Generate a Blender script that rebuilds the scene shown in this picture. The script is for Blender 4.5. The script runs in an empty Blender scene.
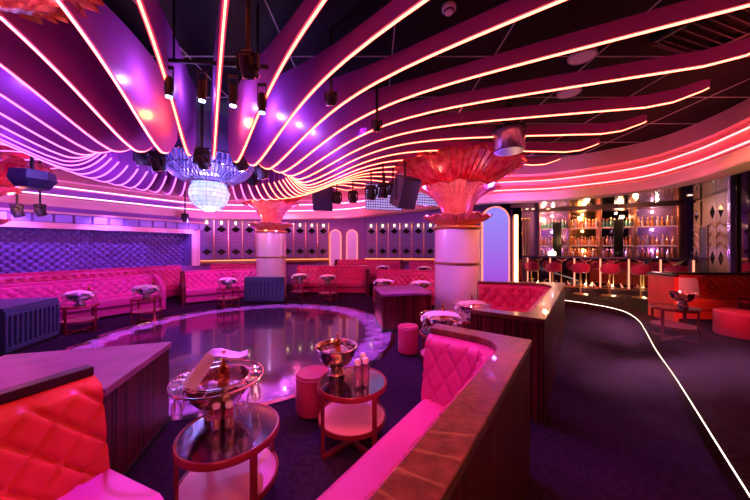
import bpy, math, random
from math import sin, cos, pi, atan2, hypot, floor, exp, radians
from mathutils import Vector, Matrix
random.seed(7)
SC = bpy.context.scene
COL = SC.collection
H = 1.6            # eye height
F = 280.0          # focal length in pixels at 750 wide

# ------------------------------------------------------------------ materials
def nodes_of(m):
    m.use_nodes = True
    return m.node_tree.nodes, m.node_tree.links, m.node_tree.nodes['Principled BSDF']
def mat(name, col, rough=.5, metal=0., spec=.5, bump=0., bscale=30., var=0., vscale=(3,3,3), trans=0., ior=1.45, emit=None, estr=0., coat=0., sss=0.):
    m = bpy.data.materials.new(name)
    n, l, b = nodes_of(m)
    b.inputs['Base Color'].default_value = (*col, 1)
    b.inputs['Roughness'].default_value = rough
    b.inputs['Metallic'].default_value = metal
    b.inputs['Specular IOR Level'].default_value = spec
    b.inputs['Transmission Weight'].default_value = trans
    b.inputs['IOR'].default_value = ior
    b.inputs['Coat Weight'].default_value = coat
    if emit:
        b.inputs['Emission Color'].default_value = (*emit, 1)
        b.inputs['Emission Strength'].default_value = estr
    tc = n.new('ShaderNodeTexCoord')
    if var:
        mp = n.new('ShaderNodeMapping'); mp.inputs['Scale'].default_value = vscale
        nz = n.new('ShaderNodeTexNoise'); nz.inputs['Scale'].default_value = 1; nz.inputs['Detail'].default_value = 4
        mx = n.new('ShaderNodeMix'); mx.data_type = 'RGBA'
        mx.inputs[6].default_value = (*[c*(1-var) for c in col], 1)
        mx.inputs[7].default_value = (*[min(1, c*(1+var)) for c in col], 1)
        cr = n.new('ShaderNodeMapRange'); cr.inputs[1].default_value = .35; cr.inputs[2].default_value = .65
        l.new(tc.outputs['Object'], mp.inputs[0]); l.new(mp.outputs[0], nz.inputs['Vector'])
        l.new(nz.outputs['Fac'], cr.inputs[0]); l.new(cr.outputs[0], mx.inputs[0]); l.new(mx.outputs[2], b.inputs['Base Color'])
    if bump:
        nb = n.new('ShaderNodeTexNoise'); nb.inputs['Scale'].default_value = bscale; nb.inputs['Detail'].default_value = 3
        bp = n.new('ShaderNodeBump'); bp.inputs['Strength'].default_value = bump; bp.inputs['Distance'].default_value = .01
        l.new(tc.outputs['Object'], nb.inputs['Vector']); l.new(nb.outputs['Fac'], bp.inputs['Height']); l.new(bp.outputs[0], b.inputs['Normal'])
    return m
def emis(name, col, s):
    m = bpy.data.materials.new(name); m.use_nodes = True
    n, l = m.node_tree.nodes, m.node_tree.links
    n.clear(); e = n.new('ShaderNodeEmission'); o = n.new('ShaderNodeOutputMaterial')
    e.inputs[0].default_value = (*col, 1); e.inputs[1].default_value = s
    l.new(e.outputs[0], o.inputs[0])
    return m
M = {}
M['leather'] = mat('red_leather', (.55, .035, .14), .34, bump=.15, bscale=120, var=.08)
M['leather_o'] = mat('vermilion_leather', (.78, .07, .035), .36, bump=.15, bscale=120, var=.08)
M['leather_violetlit'] = mat('violet_lit_seat_leather', (.7, .09, .3), .34)  # same leather as the backrest, with violet light tinted into its colour
M['leather_p'] = mat('pink_leather', (.62, .05, .30), .34, bump=.1, bscale=120)
M['wood'] = mat('dark_striped_wood', (.09, .010, .018), .45, spec=.25, var=.8, vscale=(55, 55, .7), bump=.05)
M['ledge'] = mat('brushed_plum_wood', (.16, .05, .045), .3, var=.3, vscale=(18, 18, 18), bump=.25, bscale=45, coat=.3)
M['darkledge'] = mat('dark_lacquer', (.03, .012, .02), .3)
M['countertop'] = mat('plum_counter', (.4, .11, .45), .38, var=.15, vscale=(6, 6, 6))
M['carpet'] = mat('dark_carpet', (.03, .009, .035), .95, spec=.1, bump=.4, bscale=120, var=.25, vscale=(25, 25, 25))
M['carpet_r'] = mat('brown_carpet', (.035, .012, .012), .95, spec=.1, bump=.6, bscale=160, var=.5, vscale=(7, 45, 7))
M['dance'] = mat('polished_dark_floor', (.06, .015, .06), .13, spec=.7, var=.5, vscale=(3, 9, 3), bump=.06, bscale=5, coat=.4)
M['black'] = mat('matt_black', (.012, .01, .014), .6)
M['blackgloss'] = mat('gloss_black', (.01, .01, .012), .12)
M['ceil'] = mat('ceiling_black', (.006, .003, .005), .7, spec=.2)
M['fin'] = mat('fin_lacquer', (.46, .09, .46), .38, coat=.15)
M['led'] = emis('led_strip', (1, .30, .26), 5.5)
M['ledw'] = emis('led_white', (1, .75, .6), 5)
M['ledgold'] = emis('led_gold', (1, .48, .2), 7)
M['ledamb'] = emis('led_amber', (1, .3, .1), 2.5)
M['ledbar'] = emis('led_bar', (1, .26, .16), 1.7)
M['ledbulk'] = emis('led_bulkhead', (1, .1, .1), 9)
M['ledbulkv'] = emis('led_bulkhead_violet', (.75, .3, 1), 6)
M['cream'] = mat('cream_plaster', (.8, .55, .42), .55, bump=.1, bscale=12)
M['redplaster'] = mat('salmon_plaster', (.75, .42, .45), .5, bump=.1, bscale=9)
M['violetwall'] = mat('violet_wall', (.26, .1, .36), .5)
M['tuft'] = mat('violet_velvet', (.24, .16, .38), .28, bump=.05)
M['steel'] = mat('polished_steel', (.75, .7, .72), .13, metal=1)
M['bronze'] = mat('bronze_bowl', (.5, .3, .27), .2, metal=1, bump=.3, bscale=40)
M['gold'] = mat('brushed_gold', (.8, .5, .2), .28, metal=1)
M['chrome'] = mat('chrome', (.8, .8, .85), .08, metal=1)
M['mirror'] = mat('smoked_mirror', (.35, .28, .32), .04, metal=1)
M['tabletop'] = mat('mirror_table_top', (.35, .3, .38), .12, metal=1, bump=.05, bscale=14)
M['tablered'] = mat('red_metal', (.26, .015, .03), .3, metal=.3)
M['shelf'] = mat('pink_lacquer', (.85, .28, .42), .28)
M['napkin'] = mat('white_napkin', (.85, .8, .8), .8, bump=.4, bscale=40)
M['stone'] = mat('pale_stone', (.5, .4, .45), .4, bump=.2)
M['sign'] = mat('white_plastic', (.9, .8, .8), .4)
M['slat'] = mat('navy_slat', (.06, .07, .17), .35)
M['gridpanel'] = mat('violet_tile', (.32, .28, .6), .3)
def glass(name, col=(1, 1, 1), rough=.02, mixf=.35, tint=None):
    # thin clear glass: mostly see-through with glossy reflections
    m = bpy.data.materials.new(name); m.use_nodes = True
    n, l = m.node_tree.nodes, m.node_tree.links
    n.clear()
    t = n.new('ShaderNodeBsdfTransparent'); t.inputs[0].default_value = (*(tint or col), 1)
    g = n.new('ShaderNodeBsdfGlossy'); g.inputs[0].default_value = (*col, 1); g.inputs[1].default_value = rough
    lw = n.new('ShaderNodeLayerWeight'); lw.inputs[0].default_value = mixf
    x = n.new('ShaderNodeMixShader'); o = n.new('ShaderNodeOutputMaterial')
    l.new(lw.outputs['Facing'], x.inputs[0]); l.new(t.outputs[0], x.inputs[1]); l.new(g.outputs[0], x.inputs[2]); l.new(x.outputs[0], o.inputs[0])
    return m
M['glass'] = glass('clear_glass')
M['ledshelf'] = emis('led_shelf', (1, .35, .25), .7)
M['glassg'] = glass('green_glass', (.3, 1, .6), .05, .5, (.1, .6, .3))
M['glassa'] = glass('amber_glass', (1, .6, .25), .05, .5, (.7, .3, .08))
def petal(name, c1, c2, gl=.35):
    # moulded glass: lets light through, glossy outside
    m = bpy.data.materials.new(name); m.use_nodes = True
    n, l = m.node_tree.nodes, m.node_tree.links
    n.clear()
    tc = n.new('ShaderNodeTexCoord'); nz = n.new('ShaderNodeTexNoise'); nz.inputs['Scale'].default_value = 7; nz.inputs['Detail'].default_value = 6
    mx = n.new('ShaderNodeMix'); mx.data_type = 'RGBA'; mx.inputs[6].default_value = (*c1, 1); mx.inputs[7].default_value = (*c2, 1)
    cr = n.new('ShaderNodeMapRange'); cr.inputs[1].default_value = .38; cr.inputs[2].default_value = .62
    l.new(tc.outputs['Object'], nz.inputs['Vector']); l.new(nz.outputs['Fac'], cr.inputs[0]); l.new(cr.outputs[0], mx.inputs[0])
    d = n.new('ShaderNodeBsdfDiffuse'); t = n.new('ShaderNodeBsdfTranslucent'); g = n.new('ShaderNodeBsdfGlossy'); g.inputs[1].default_value = .16
    g.inputs[0].default_value = (1, .8, .8, 1)
    bp = n.new('ShaderNodeBump'); bp.inputs['Strength'].default_value = .5; bp.inputs['Distance'].default_value = .05
    l.new(nz.outputs['Fac'], bp.inputs['Height'])
    for s in (d, t): l.new(mx.outputs[2], s.inputs[0])
    for s in (d, t, g): l.new(bp.outputs[0], s.inputs['Normal'])
    a = n.new('ShaderNodeMixShader'); a.inputs[0].default_value = .55
    b = n.new('ShaderNodeMixShader'); b.inputs[0].default_value = gl
    o = n.new('ShaderNodeOutputMaterial')
    l.new(d.outputs[0], a.inputs[1]); l.new(t.outputs[0], a.inputs[2]); l.new(a.outputs[0], b.inputs[1]); l.new(g.outputs[0], b.inputs[2]); l.new(b.outputs[0], o.inputs[0])
    return m
M['petal'] = petal('red_petal_glass', (.7, .06, .1), (.95, .35, .3), .3)
M['petalp'] = petal('amber_petal_glass', (.85, .28, .22), (.95, .5, .4), .5)
M['shaft'] = mat('pearl_shaft', (.8, .55, .65), .2, metal=.25, bump=.08, bscale=3)
M['crystalg'] = glass('fluted_crystal', (.8, .85, 1), .12, .45, (.75, .75, .95))
M['crystal'] = petal('crystal', (.6, .65, .9), (.9, .9, 1), .5)
M['globe'] = petal('frosted_globe', (.8, .85, 1), (.9, .95, 1), .15)

# ------------------------------------------------------------------ mesh helpers
def children(o): return [c for c in bpy.data.objects if c.parent is o]
class MB:
    def __init__(s): s.v = []; s.f = []
    def add(s, vs, fs):
        k = len(s.v); s.v += [tuple(v) for v in vs]; s.f += [tuple(i+k for i in f) for f in fs]; return s
    def box(s, c, d, rz=0, tilt=None):
        x, y, z = [q/2 for q in d]
        vs = [Vector((i*x, j*y, k*z)) for k in (-1, 1) for j in (-1, 1) for i in (-1, 1)]
        R = Matrix.Rotation(rz, 3, 'Z')
        if tilt is not None: R = R @ Matrix.Rotation(tilt, 3, 'X')
        vs = [R @ v + Vector(c) for v in vs]
        return s.add(vs, [(0, 2, 3, 1), (4, 5, 7, 6), (0, 1, 5, 4), (2, 6, 7, 3), (0, 4, 6, 2), (1, 3, 7, 5)])
    def bbox(s, c, d, rz=0, b=.01, M3=None):
        # box with chamfered edges
        x, y, z = [q/2 for q in d]; b = min(b, x*.9, y*.9, z*.9)
        loops = []
        def ring(zz, ins):
            X, Y = x-ins, y-ins
            return [(-X+b, -Y, zz), (X-b, -Y, zz), (X, -Y+b, zz), (X, Y-b, zz), (X-b, Y, zz), (-X+b, Y, zz), (-X, Y-b, zz), (-X, -Y+b, zz)]
        rs = [ring(-z, b*.7), ring(-z+b, 0), ring(z-b, 0), ring(z, b*.7)]
        R = M3 or Matrix.Rotation(rz, 3, 'Z')
        vs = [R @ Vector(p) + Vector(c) for r in rs for p in r]
        fs = [tuple(range(7, -1, -1)), tuple(range(24, 32))]
        for k in range(3):
            for i in range(8): fs.append((k*8+i, k*8+(i+1) % 8, (k+1)*8+(i+1) % 8, (k+1)*8+i))
        return s.add(vs, fs)
    def prism(s, poly, z0, z1):
        a = sum(poly[i][0]*poly[(i+1) % len(poly)][1]-poly[(i+1) % len(poly)][0]*poly[i][1] for i in range(len(poly)))
        if a < 0: poly = poly[::-1]
        n = len(poly)
        vs = [(p[0], p[1], z0) for p in poly] + [(p[0], p[1], z1) for p in poly]
        fs = [tuple(range(n-1, -1, -1)), tuple(range(n, 2*n))] + [(i, (i+1) % n, n+(i+1) % n, n+i) for i in range(n)]
        return s.add(vs, fs)
    def lathe(s, prof, seg=32, c=(0, 0, 0), flute=None, cap=True, closed=False):
        vs = []
        for j, (r, z) in enumerate(prof):
            for i in range(seg):
                a = 2*pi*i/seg
                rr, zz = flute(r, z, a, j/(len(prof)-1)) if flute else (r, z)
                vs.append((c[0]+rr*cos(a), c[1]+rr*sin(a), c[2]+zz))
        fs = []
        m = len(prof)
        for j in range(m if closed else m-1):
            for i in range(seg): fs.append((j*seg+i, j*seg+(i+1) % seg, ((j+1) % m)*seg+(i+1) % seg, ((j+1) % m)*seg+i))
        if cap and not closed:
            if prof[0][0] > 1e-4: fs.append(tuple(range(seg-1, -1, -1)))
            if prof[-1][0] > 1e-4: fs.append(tuple((m-1)*seg+i for i in range(seg)))
        return s.add(vs, fs)
    def tube(s, pts, r, seg=8, closed=False):
        pts = [Vector(p) for p in pts]; n = len(pts); vs = []
        up = Vector((0, 0, 1))
        for i, p in enumerate(pts):
            a = pts[(i-1) % n] if closed or i else pts[0]; b = pts[(i+1) % n] if closed or i < n-1 else pts[-1]
            t = (b-a).normalized()
            w = up if abs(t.dot(up)) < .95 else Vector((1, 0, 0))
            e1 = t.cross(w).normalized(); e2 = t.cross(e1)
            rr = r[i] if isinstance(r, (list, tuple)) else r
            for k in range(seg):
                q = 2*pi*k/seg; vs.append(p+e1*rr*cos(q)+e2*rr*sin(q))
        fs = []
        for i in range(n if closed else n-1):
            for k in range(seg): fs.append((i*seg+k, i*seg+(k+1) % seg, ((i+1) % n)*seg+(k+1) % seg, ((i+1) % n)*seg+k))
        if not closed: fs += [tuple(range(seg-1, -1, -1)), tuple((n-1)*seg+k for k in range(seg))]
        return s.add(vs, fs)
    def sphere(s, c, r, u=20, w=12, sz=1):
        prof = [(max(1e-5, r*sin(pi*j/w)), -r*sz*cos(pi*j/w)) for j in range(w+1)]
        return s.lathe(prof, u, c, cap=False)
    def sweep(s, path, prof, fn=None, caps=True, closed_prof=True):
        # path: list of (x,y) or (x,y,z); prof: list of (d,z), d to the LEFT of travel
        P, nrm, arc = mitre(path)
        m = len(prof); vs = []
        for i, p in enumerate(P):
            z0 = path[i][2] if len(path[i]) > 2 else 0
            for j, (d, z) in enumerate(prof):
                e = fn(arc[i], j) if fn else 0
                vs.append((p.x+nrm[i].x*(d+e), p.y+nrm[i].y*(d+e), z0+z))
        fs = []
        for i in range(len(P)-1):
            for j in range(m if closed_prof else m-1):
                fs.append((i*m+j, i*m+(j+1) % m, (i+1)*m+(j+1) % m, (i+1)*m+j))
        if caps and closed_prof: fs += [tuple(range(m-1, -1, -1)), tuple((len(P)-1)*m+j for j in range(m))]
        return s.add(vs, fs)
    def build(s, name, material, parent=None, smooth=False, world=False, bevel=0, **props):
        me = bpy.data.meshes.new(name)
        vs = s.v
        if world and parent is not None:
            L = parent.location; vs = [(a-L[0], b-L[1], c-L[2]) for a, b, c in vs]
        me.from_pydata(vs, [], s.f); me.update()
        import bmesh
        bm = bmesh.new(); bm.from_mesh(me); bmesh.ops.recalc_face_normals(bm, faces=bm.faces)
        if bevel:
            es = [e for e in bm.edges if len(e.link_faces) == 2 and e.calc_face_angle(0) > .6]
            bmesh.ops.bevel(bm, geom=es, offset=bevel, segments=2, affect='EDGES', profile=.5)
        if smooth:
            for f in bm.faces: f.smooth = True
            for e in bm.edges:
                if len(e.link_faces) == 2 and e.calc_face_angle(0) > .7: e.smooth = False
        bm.to_mesh(me); bm.free()
        me.materials.append(material)
        o = bpy.data.objects.new(name, me); COL.objects.link(o)
        if parent is not None: o.parent = parent
        for k, v in props.items(): o[k] = v
        return o
def mitre(path):
    P = [Vector((p[0], p[1])) for p in path]; n = len(P); nr = []; arc = [0]
    for i in range(1, n): arc.append(arc[-1]+(P[i]-P[i-1]).length)
    for i in range(n):
        ds = []
        if i > 0: ds.append((P[i]-P[i-1]).normalized())
        if i < n-1: ds.append((P[i+1]-P[i]).normalized())
        ns = [Vector((-d.y, d.x)) for d in ds]
        if len(ns) == 1: nr.append(ns[0])
        else:
            b = (ns[0]+ns[1])
            b = b.normalized(); nr.append(b/max(.35, b.dot(ns[0])))
    return P, nr, arc
def resample(path, ds, fillet=0):
    P = [Vector((p[0], p[1])) for p in path]
    if fillet:
        Q = [P[0]]
        for i in range(1, len(P)-1):
            a = (P[i-1]-P[i]); b = (P[i+1]-P[i]); r = min(fillet, a.length*.45, b.length*.45)
            A = P[i]+a.normalized()*r; B = P[i]+b.normalized()*r
            for k in range(7):
                t = k/6; Q.append(A*(1-t)**2+P[i]*2*t*(1-t)+B*t*t)
        Q.append(P[-1]); P = Q
    out = [P[0]]
    for i in range(1, len(P)):
        L = (P[i]-P[i-1]).length; n = max(1, int(round(L/ds)))
        for k in range(1, n+1): out.append(P[i-1].lerp(P[i], k/n))
    return [(p.x, p.y) for p in out]
def catmull(P, n=8):
    out = []
    for i in range(len(P)-1):
        a = P[max(i-1, 0)]; b = P[i]; c = P[i+1]; d = P[min(i+2, len(P)-1)]
        for k in range(n):
            t = k/n
            out.append(tuple(.5*(2*b[q]+(c[q]-a[q])*t+(2*a[q]-5*b[q]+4*c[q]-d[q])*t*t+(-a[q]+3*b[q]-3*c[q]+d[q])*t**3) for q in range(len(b))))
    out.append(tuple(P[-1])); return out
def offset(path, d):
    P, n, _ = mitre(path); return [(p.x+q.x*d, p.y+q.y*d) for p, q in zip(P, n)]
def thing(name, label, cat, loc=(0, 0, 0), rz=0, group=None):
    o = bpy.data.objects.new(name, None); COL.objects.link(o); o.empty_display_size = .1
    o.location = loc; o.rotation_euler = (0, 0, rz); o['label'] = label; o['category'] = cat
    if group: o['group'] = group
    return o
def tag(o, label, cat, group=None):
    o['label'] = label; o['category'] = cat
    if group: o['group'] = group
    return o
def struct(o): o['kind'] = 'structure'; return o
def dup(root, loc=None, rz=None, label=None, group=None):
    def rec(o, par):
        c = o.copy(); COL.objects.link(c)
        if par is not None: c.parent = par
        for k in KIDS.get(o.name, []): rec(k, c)
        return c
    KIDS = {}
    stack = [root]
    while stack:
        q = stack.pop(); KIDS[q.name] = list(q.children); stack += KIDS[q.name]
    r = rec(root, None)
    if loc is not None: r.location = loc
    if rz is not None: r.rotation_euler[2] = rz
    if label: r['label'] = label
    if group: r['group'] = group
    return r
ORD = ['first', 'second', 'third', 'fourth', 'fifth', 'sixth', 'seventh', 'eighth', 'ninth', 'tenth', 'eleventh', 'twelfth', 'thirteenth', 'fourteenth', 'fifteenth', 'sixteenth', 'seventeenth', 'eighteenth', 'nineteenth', 'twentieth']
TENS = {20: 'twenty', 30: 'thirty', 40: 'forty'}
def nth(i):
    if i < 20: return ORD[i]
    n = i+1; t = n//10*10
    return TENS[t][:-1]+'ieth' if n == t else TENS[t]+'-'+ORD[n-t-1]
def at(px, py, Y): return Vector(((px-375)/F*Y, Y, H+(247-py)*Y/F))

# ------------------------------------------------------------------ camera
cam = bpy.data.cameras.new('camera'); co = bpy.data.objects.new('camera', cam); COL.objects.link(co)
co.location = (0, 0, H); co.rotation_euler = (pi/2, 0, 0)
cam.sensor_width = 36; cam.lens = 36*F/750; cam.shift_y = -3/750; cam.clip_start = .02
SC.camera = co
SC.view_settings.view_transform = 'Standard'; SC.view_settings.look = 'None'
SC.view_settings.exposure = 0.25; SC.view_settings.gamma = 1
w = bpy.data.worlds.new('world'); SC.world = w; w.use_nodes = True
w.node_tree.nodes['Background'].inputs[0].default_value = (.35, .06, .4, 1)
w.node_tree.nodes['Background'].inputs[1].default_value = .015

# ------------------------------------------------------------------ the room shell
U = Vector((.6, .8)); V = Vector((-.8, .6))
CX, CY = -2.9, 4.9
DC = (-2.3, 5.2); DR = 2.6
circ = [(DC[0]+DR*cos(2*pi*i/96), DC[1]+DR*sin(2*pi*i/96)) for i in range(96)]
big = [(-11, -4), (11, -4), (11, 14), (-11, 14)]
struct(MB().prism(big, -.1, -.004).build('floor', M['carpet']))
struct(MB().prism(circ, -.05, .0).build('floor_dance', M['dance']))
ring = [(DR, .0), (DR+.07, .0), (DR+.07, .012), (DR, .012)]
struct(MB().lathe([(r, z) for r, z in ring], 96, (DC[0], DC[1], -.002), closed=True).build('trim_1', M['chrome']))
# raised platform with lit nosing
nose = catmull([(.5, -.6), (1.2, .35), (2.19, 1.637), (3.3, 3.06), (3.95, 3.93), (4.75, 4.93), (5.25, 5.6), (5.62, 6.35), (5.55, 7.0), (5.1, 7.7), (4.4, 8.3)], 6)
plat = [tuple(p) for p in nose]+[(4.4, 12.5), (11, 12.5), (11, -.6)]
struct(MB().prism(plat, -.004, .15).build('floor_platform', M['carpet_r']))
lp = MB().sweep([(p[0], p[1], .15) for p in nose], [(.0, -.004), (.004, -.004), (.004, .004), (.0, .004)])
tag(lp.build('nosing_light', M['ledw']), 'thin white light line along the edge of the raised platform', 'light strip')
struct(MB().prism([(-3.4, 10.15), (-.1, 10.15), (-.1, 9.25), (3.2, 9.25), (3.4, 12), (-3.4, 12)], -.003, .15).build('floor_tier', M['carpet']))

# bulkhead line (x, y, z of its lower lip)
Kc = [(-9.7, 3.9, 2.6), (-8.35, 6.2, 2.6), (-7.2, 8.1, 2.6), (-6.1, 9.6, 2.6), (-4.3, 10.0, 2.6), (-1.25, 9.6, 2.6), (.6, 8.1, 2.6), (1.83, 7.3, 2.66), (3.2, 7.1, 2.75), (4.35, 6.8, 2.75),
      (5.4, 5.85, 2.75), (5.45, 4.9, 2.75), (5.2, 4.1, 2.75), (4.9, 3.4, 2.75), (4.4, 2.3, 2.75), (3.7, 1.1, 2.75), (2.8, -.2, 2.75), (2.0, -1.3, 2.75)]
K = catmull(Kc, 6)
Kr = K[::-1]      # travelling back so that left is the room side
def bulk(name, prof, m, kind='structure', seg=None, **kw):
    o = MB().sweep(seg or Kr, prof).build(name, m, smooth=False, **kw); o['kind'] = kind; return o
# profile: d positive = towards the room
bulk('trim_2', [(-.35, 0), (.04, 0), (.05, .03), (.05, .2), (.0, .23), (-.35, .23)], M['cream'])
bulk('trim_3', [(-.35, .232), (-.1, .232), (.0, .25), (.0, .27), (-.12, .3), (-.2, .44), (-.06, .47), (-.06, .49), (-.18, .52), (-.26, .66), (-.35, .66)], M['redplaster'])
bulk('trim_4', [(-.35, .662), (-.2, .662), (-.16, .7), (-.45, 1.25), (-.6, 1.25), (-.6, .662)], M['redplaster'])
iR = [i for i, p in enumerate(Kr)]
ks = next(i for i, p in enumerate(Kr) if p[0] < 2.4 and p[1] > 6)
for seg, mt, d in ((Kr[:ks+1], 'ledbulk', 'by the bar, as pink light'), (Kr[ks:], 'ledbulkv', 'over the recess wall, as lilac light')):
    lb = MB().sweep(seg, [(-.0, .272), (.012, .272), (.012, .295), (-.0, .295)]).build('cove_light', M[mt])
    tag(lb, 'lower glowing line of the curved ceiling cove '+d, 'light strip')
    lb = MB().sweep(seg, [(-.06, .492), (-.045, .492), (-.045, .512), (-.06, .512)]).build('cove_light', M[mt])
    tag(lb, 'upper glowing line of the curved ceiling cove '+d, 'light strip')
# main ceiling
struct(MB().box((0, 5, 3.9), (23, 19, .1)).build('ceiling', M['ceil']))
# lower ceiling outside the bulkhead
m = MB(); vs = []; n = len(K)
for p in K:
    d = Vector((p[0]-CX, p[1]-CY)); e = d.normalized()
    o1 = Vector((p[0], p[1]))+e*.45; o2 = Vector((CX, CY))+e*14
    vs += [(p[0]+e.x*.3, p[1]+e.y*.3, p[2]+.01), (o1.x, o1.y, p[2]+.01), (o1.x, o1.y, 3.05), (o2.x, o2.y, 3.05), (o2.x, o2.y, 3.1), (o1.x, o1.y, 3.1)]
fs = []
for i in range(n-1):
    for j in range(5): fs.append((i*6+j, i*6+j+1, (i+1)*6+j+1, (i+1)*6+j))
m.add(vs, fs); struct(m.build('ceiling_outer', M['blackgloss']))

# --- left wall with tufted recess
WL0 = Vector((-8.5, 6.2)); wd = Vector((.52, .854)).normalized(); wn = Vector((wd.y, -wd.x))  # wn points into the room
def WL(t, d=0): return WL0+wd*t+wn*d
def slab(m, a, b, d0, d1, z0, z1):
    P = [WL(a, d0), WL(b, d0), WL(b, d1), WL(a, d1)]; m.prism([tuple(p) for p in P], z0, z1)
T0, T1 = -4.6, 4.1     # recess extent along the wall
m = MB(); slab(m, -5.2, 4.85, -.7, -.62, 0, 3.1); slab(m, T0-.1, 4.85, -.62, 0, 0, .95); slab(m, T0-.1, 4.85, -.62, 0, 2.06, 3.1); slab(m, T1, 4.85, -.62, 0, .95, 2.06)
struct(m.build('wall_left', M['violetwall']))
# tufted panel
def tufted(name, org, du, L, z0, z1, nrm, a, depth, material, res=6):
    nu = int(L/a*res); nv = int((z1-z0)/a*res)
    vs = []
    for j in range(nv+1):
        for i in range(nu+1):
            s = L*i/nu; t = (z1-z0)*j/nv
            u = s/a; v = t/a
            p = (u+v); q = (u-v)
            fp = p-round(p); fq = q-round(q)
            r = hypot(fp, fq); g = min(abs(fp), abs(fq))
            h = depth*(1-exp(-(r/.22)**2))*(.45+.55*min(1, g/.3))
            P = org+du*s+nrm*h; vs.append((P.x, P.y, z0+t))
    k = nu+1
    fs = [(j*k+i, j*k+i+1, (j+1)*k+i+1, (j+1)*k+i) for j in range(nv) for i in range(nu)]
    return MB().add(vs, fs).build(name, material, smooth=True)
o = tufted('tufted_panel', WL(T0, -.6), wd, T1-T0, .95, 2.06, wn, .18, .16, M['tuft'])
tag(o, 'deep-buttoned violet velvet panel filling the long recess in the wall', 'wall panel')
o = tufted('tufted_panel', WL(T1-.01, -.6), wn, .58, .95, 2.06, -wd, .17, .05, M['tuft'])
tag(o, 'narrow deep-buttoned violet return panel at the end of the recess', 'wall panel')
# recess surround
def frame_strip(nm, prof): # bars around the recess
    m = MB()
    slab(m, T0, T1+.16, .0, prof, 2.06, 2.16); slab(m, T1, T1+.16, 0, prof, .95, 2.06); return struct(m.build(nm, M['cream']))
frame_strip('trim_5', .07)
m = MB(); slab(m, T0, T1+.02, .0, .1, 2.16, 2.2); slab(m, T1+.16, T1+.24, 0, .1, .95, 2.2); slab(m, T0, 4.85, .0, .12, 2.43, 2.48); struct(m.build('trim_6', M['cream']))
# row of square violet tiles above
k = 0; t = T0+.1
while t < 4.7:
    m = MB(); P = WL(t+.15, .03); ang = atan2(wd.y, wd.x)
    m.bbox((P.x, P.y, 2.315), (.3, .06, .2), ang, .015)
    if t > -.9: tag(m.build('padded_tile', M['gridpanel']), '%s small square violet tile above the tufted recess' % nth(k), 'wall tile', 'square tiles above the recess'); k += 1
    else: tag(m.build('padded_tile', M['gridpanel']), 'small square violet tile of the row above the tufted recess, out past the edge', 'wall tile', 'outer square tiles')
    t += .34

# --- back wall, panelled
def panel_proto(name='diamond_panel', w=.45, h=1.45, lit=True, pm=None):
    root = thing(name, 'x', 'wall panel')
    b = MB().bbox((0, .02, h/2), (w-.035, .04, h), 0, .01).build('board', pm or M['panelboard'], root)
    t = MB().bbox((w/2, 0, h/2), (.035, .05, h), 0, .008).build('gold_strip', M['gold'], root)
    for z in (h-.36, .26):
        d = MB(); s = w*.36; hz = .12
        d.add([(-s, 0, z), (0, 0, z-hz), (s, 0, z), (0, 0, z+hz), (0, -.07, z)], [(0, 1, 4), (1, 2, 4), (2, 3, 4), (3, 0, 4), (3, 2, 1, 0)])
        d.build('diamond_stud', M['blackgloss'], root)
    for z in (.5, .62, .74, .86):
        c = MB(); g = .012
        for sx in (-1, 1):
            c.add([(0, 0, z+.1), (sx*(w/2-.03), 0, z), (sx*(w/2-.03), 0, z-.03), (0, 0, z+.07), (0, -.014, z+.085), (sx*(w/2-.03), -.014, z-.015)],
                  [(0, 1, 5, 4), (4, 5, 2, 3), (0, 4, 3), (1, 2, 5), (0, 3, 2, 1)])
        c.build('chevron', M['chev'], root)
    if lit:
        l = MB().lathe([(.001, -.05), (.022, -.045), (.026, 0), (.022, .05), (.001, .055)], 10, (0, -.05, h-.13), cap=False).build('lamp', M['lampglow'], root)
        MB().bbox((0, -.02, h-.13), (.03, .06, .03)).build('bracket', M['gold'], l)
    return root
M['panelboard'] = mat('violet_board', (.2, .13, .26), .4, bump=.2)
M['chev'] = mat('violet_chevron', (.3, .18, .3), .35)
M['lampglow'] = emis('warm_lamp', (1, .62, .3), 9)
PW = .45
def wallrun(name, a, b):
    a = Vector(a); b = Vector(b); d = (b-a).normalized(); n = Vector((-d.y, d.x))
    P = [a+n*.06, b+n*.06, b+n*.2, a+n*.2]
    return struct(MB().prism([tuple(p) for p in P], 0, 3.1).build(name, M['violetwall']))
segs = [((-6.25, 9.95), (-3.7, 11.1)), ((-3.7, 11.1), (-1.9, 11.6)), ((-.4, 11.75), (3.45, 11.2))]
wallrun('wall_back', (-6.4, 9.88), (-3.7, 11.1)); wallrun('wall_back', (-3.7, 11.1), (-1.9, 11.6)); wallrun('wall_back', (-1.9, 11.6), (-.4, 11.75)); wallrun('wall_back', (-.4, 11.75), (3.6, 11.18)); wallrun('wall_back', (3.6, 11.18), (4.9, 10.9))
pp = panel_proto(); first = True
names = ['behind the first column', 'between the first column and the arched mirrors', 'beyond the arched mirrors']
for si, (a, b) in enumerate(segs):
    a = Vector(a); b = Vector(b); L = (b-a).length; n = int(L/PW); d = (b-a)/L; ang = atan2(d.y, d.x)
    for i in range(n):
        c = a+d*(L/n*(i+.5)); c += Vector((-d.y, d.x))*.02
        lab = '%s lilac diamond-studded wall panel in the run %s' % (nth(i), names[si])
        loc = (c.x, c.y, 1.16)
        if first: pp.location = loc; pp.rotation_euler[2] = ang; pp['label'] = lab; pp['group'] = 'diamond panels along the back wall'; first = False
        else: dup(pp, loc, ang, lab, 'diamond panels along the back wall')
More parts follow.
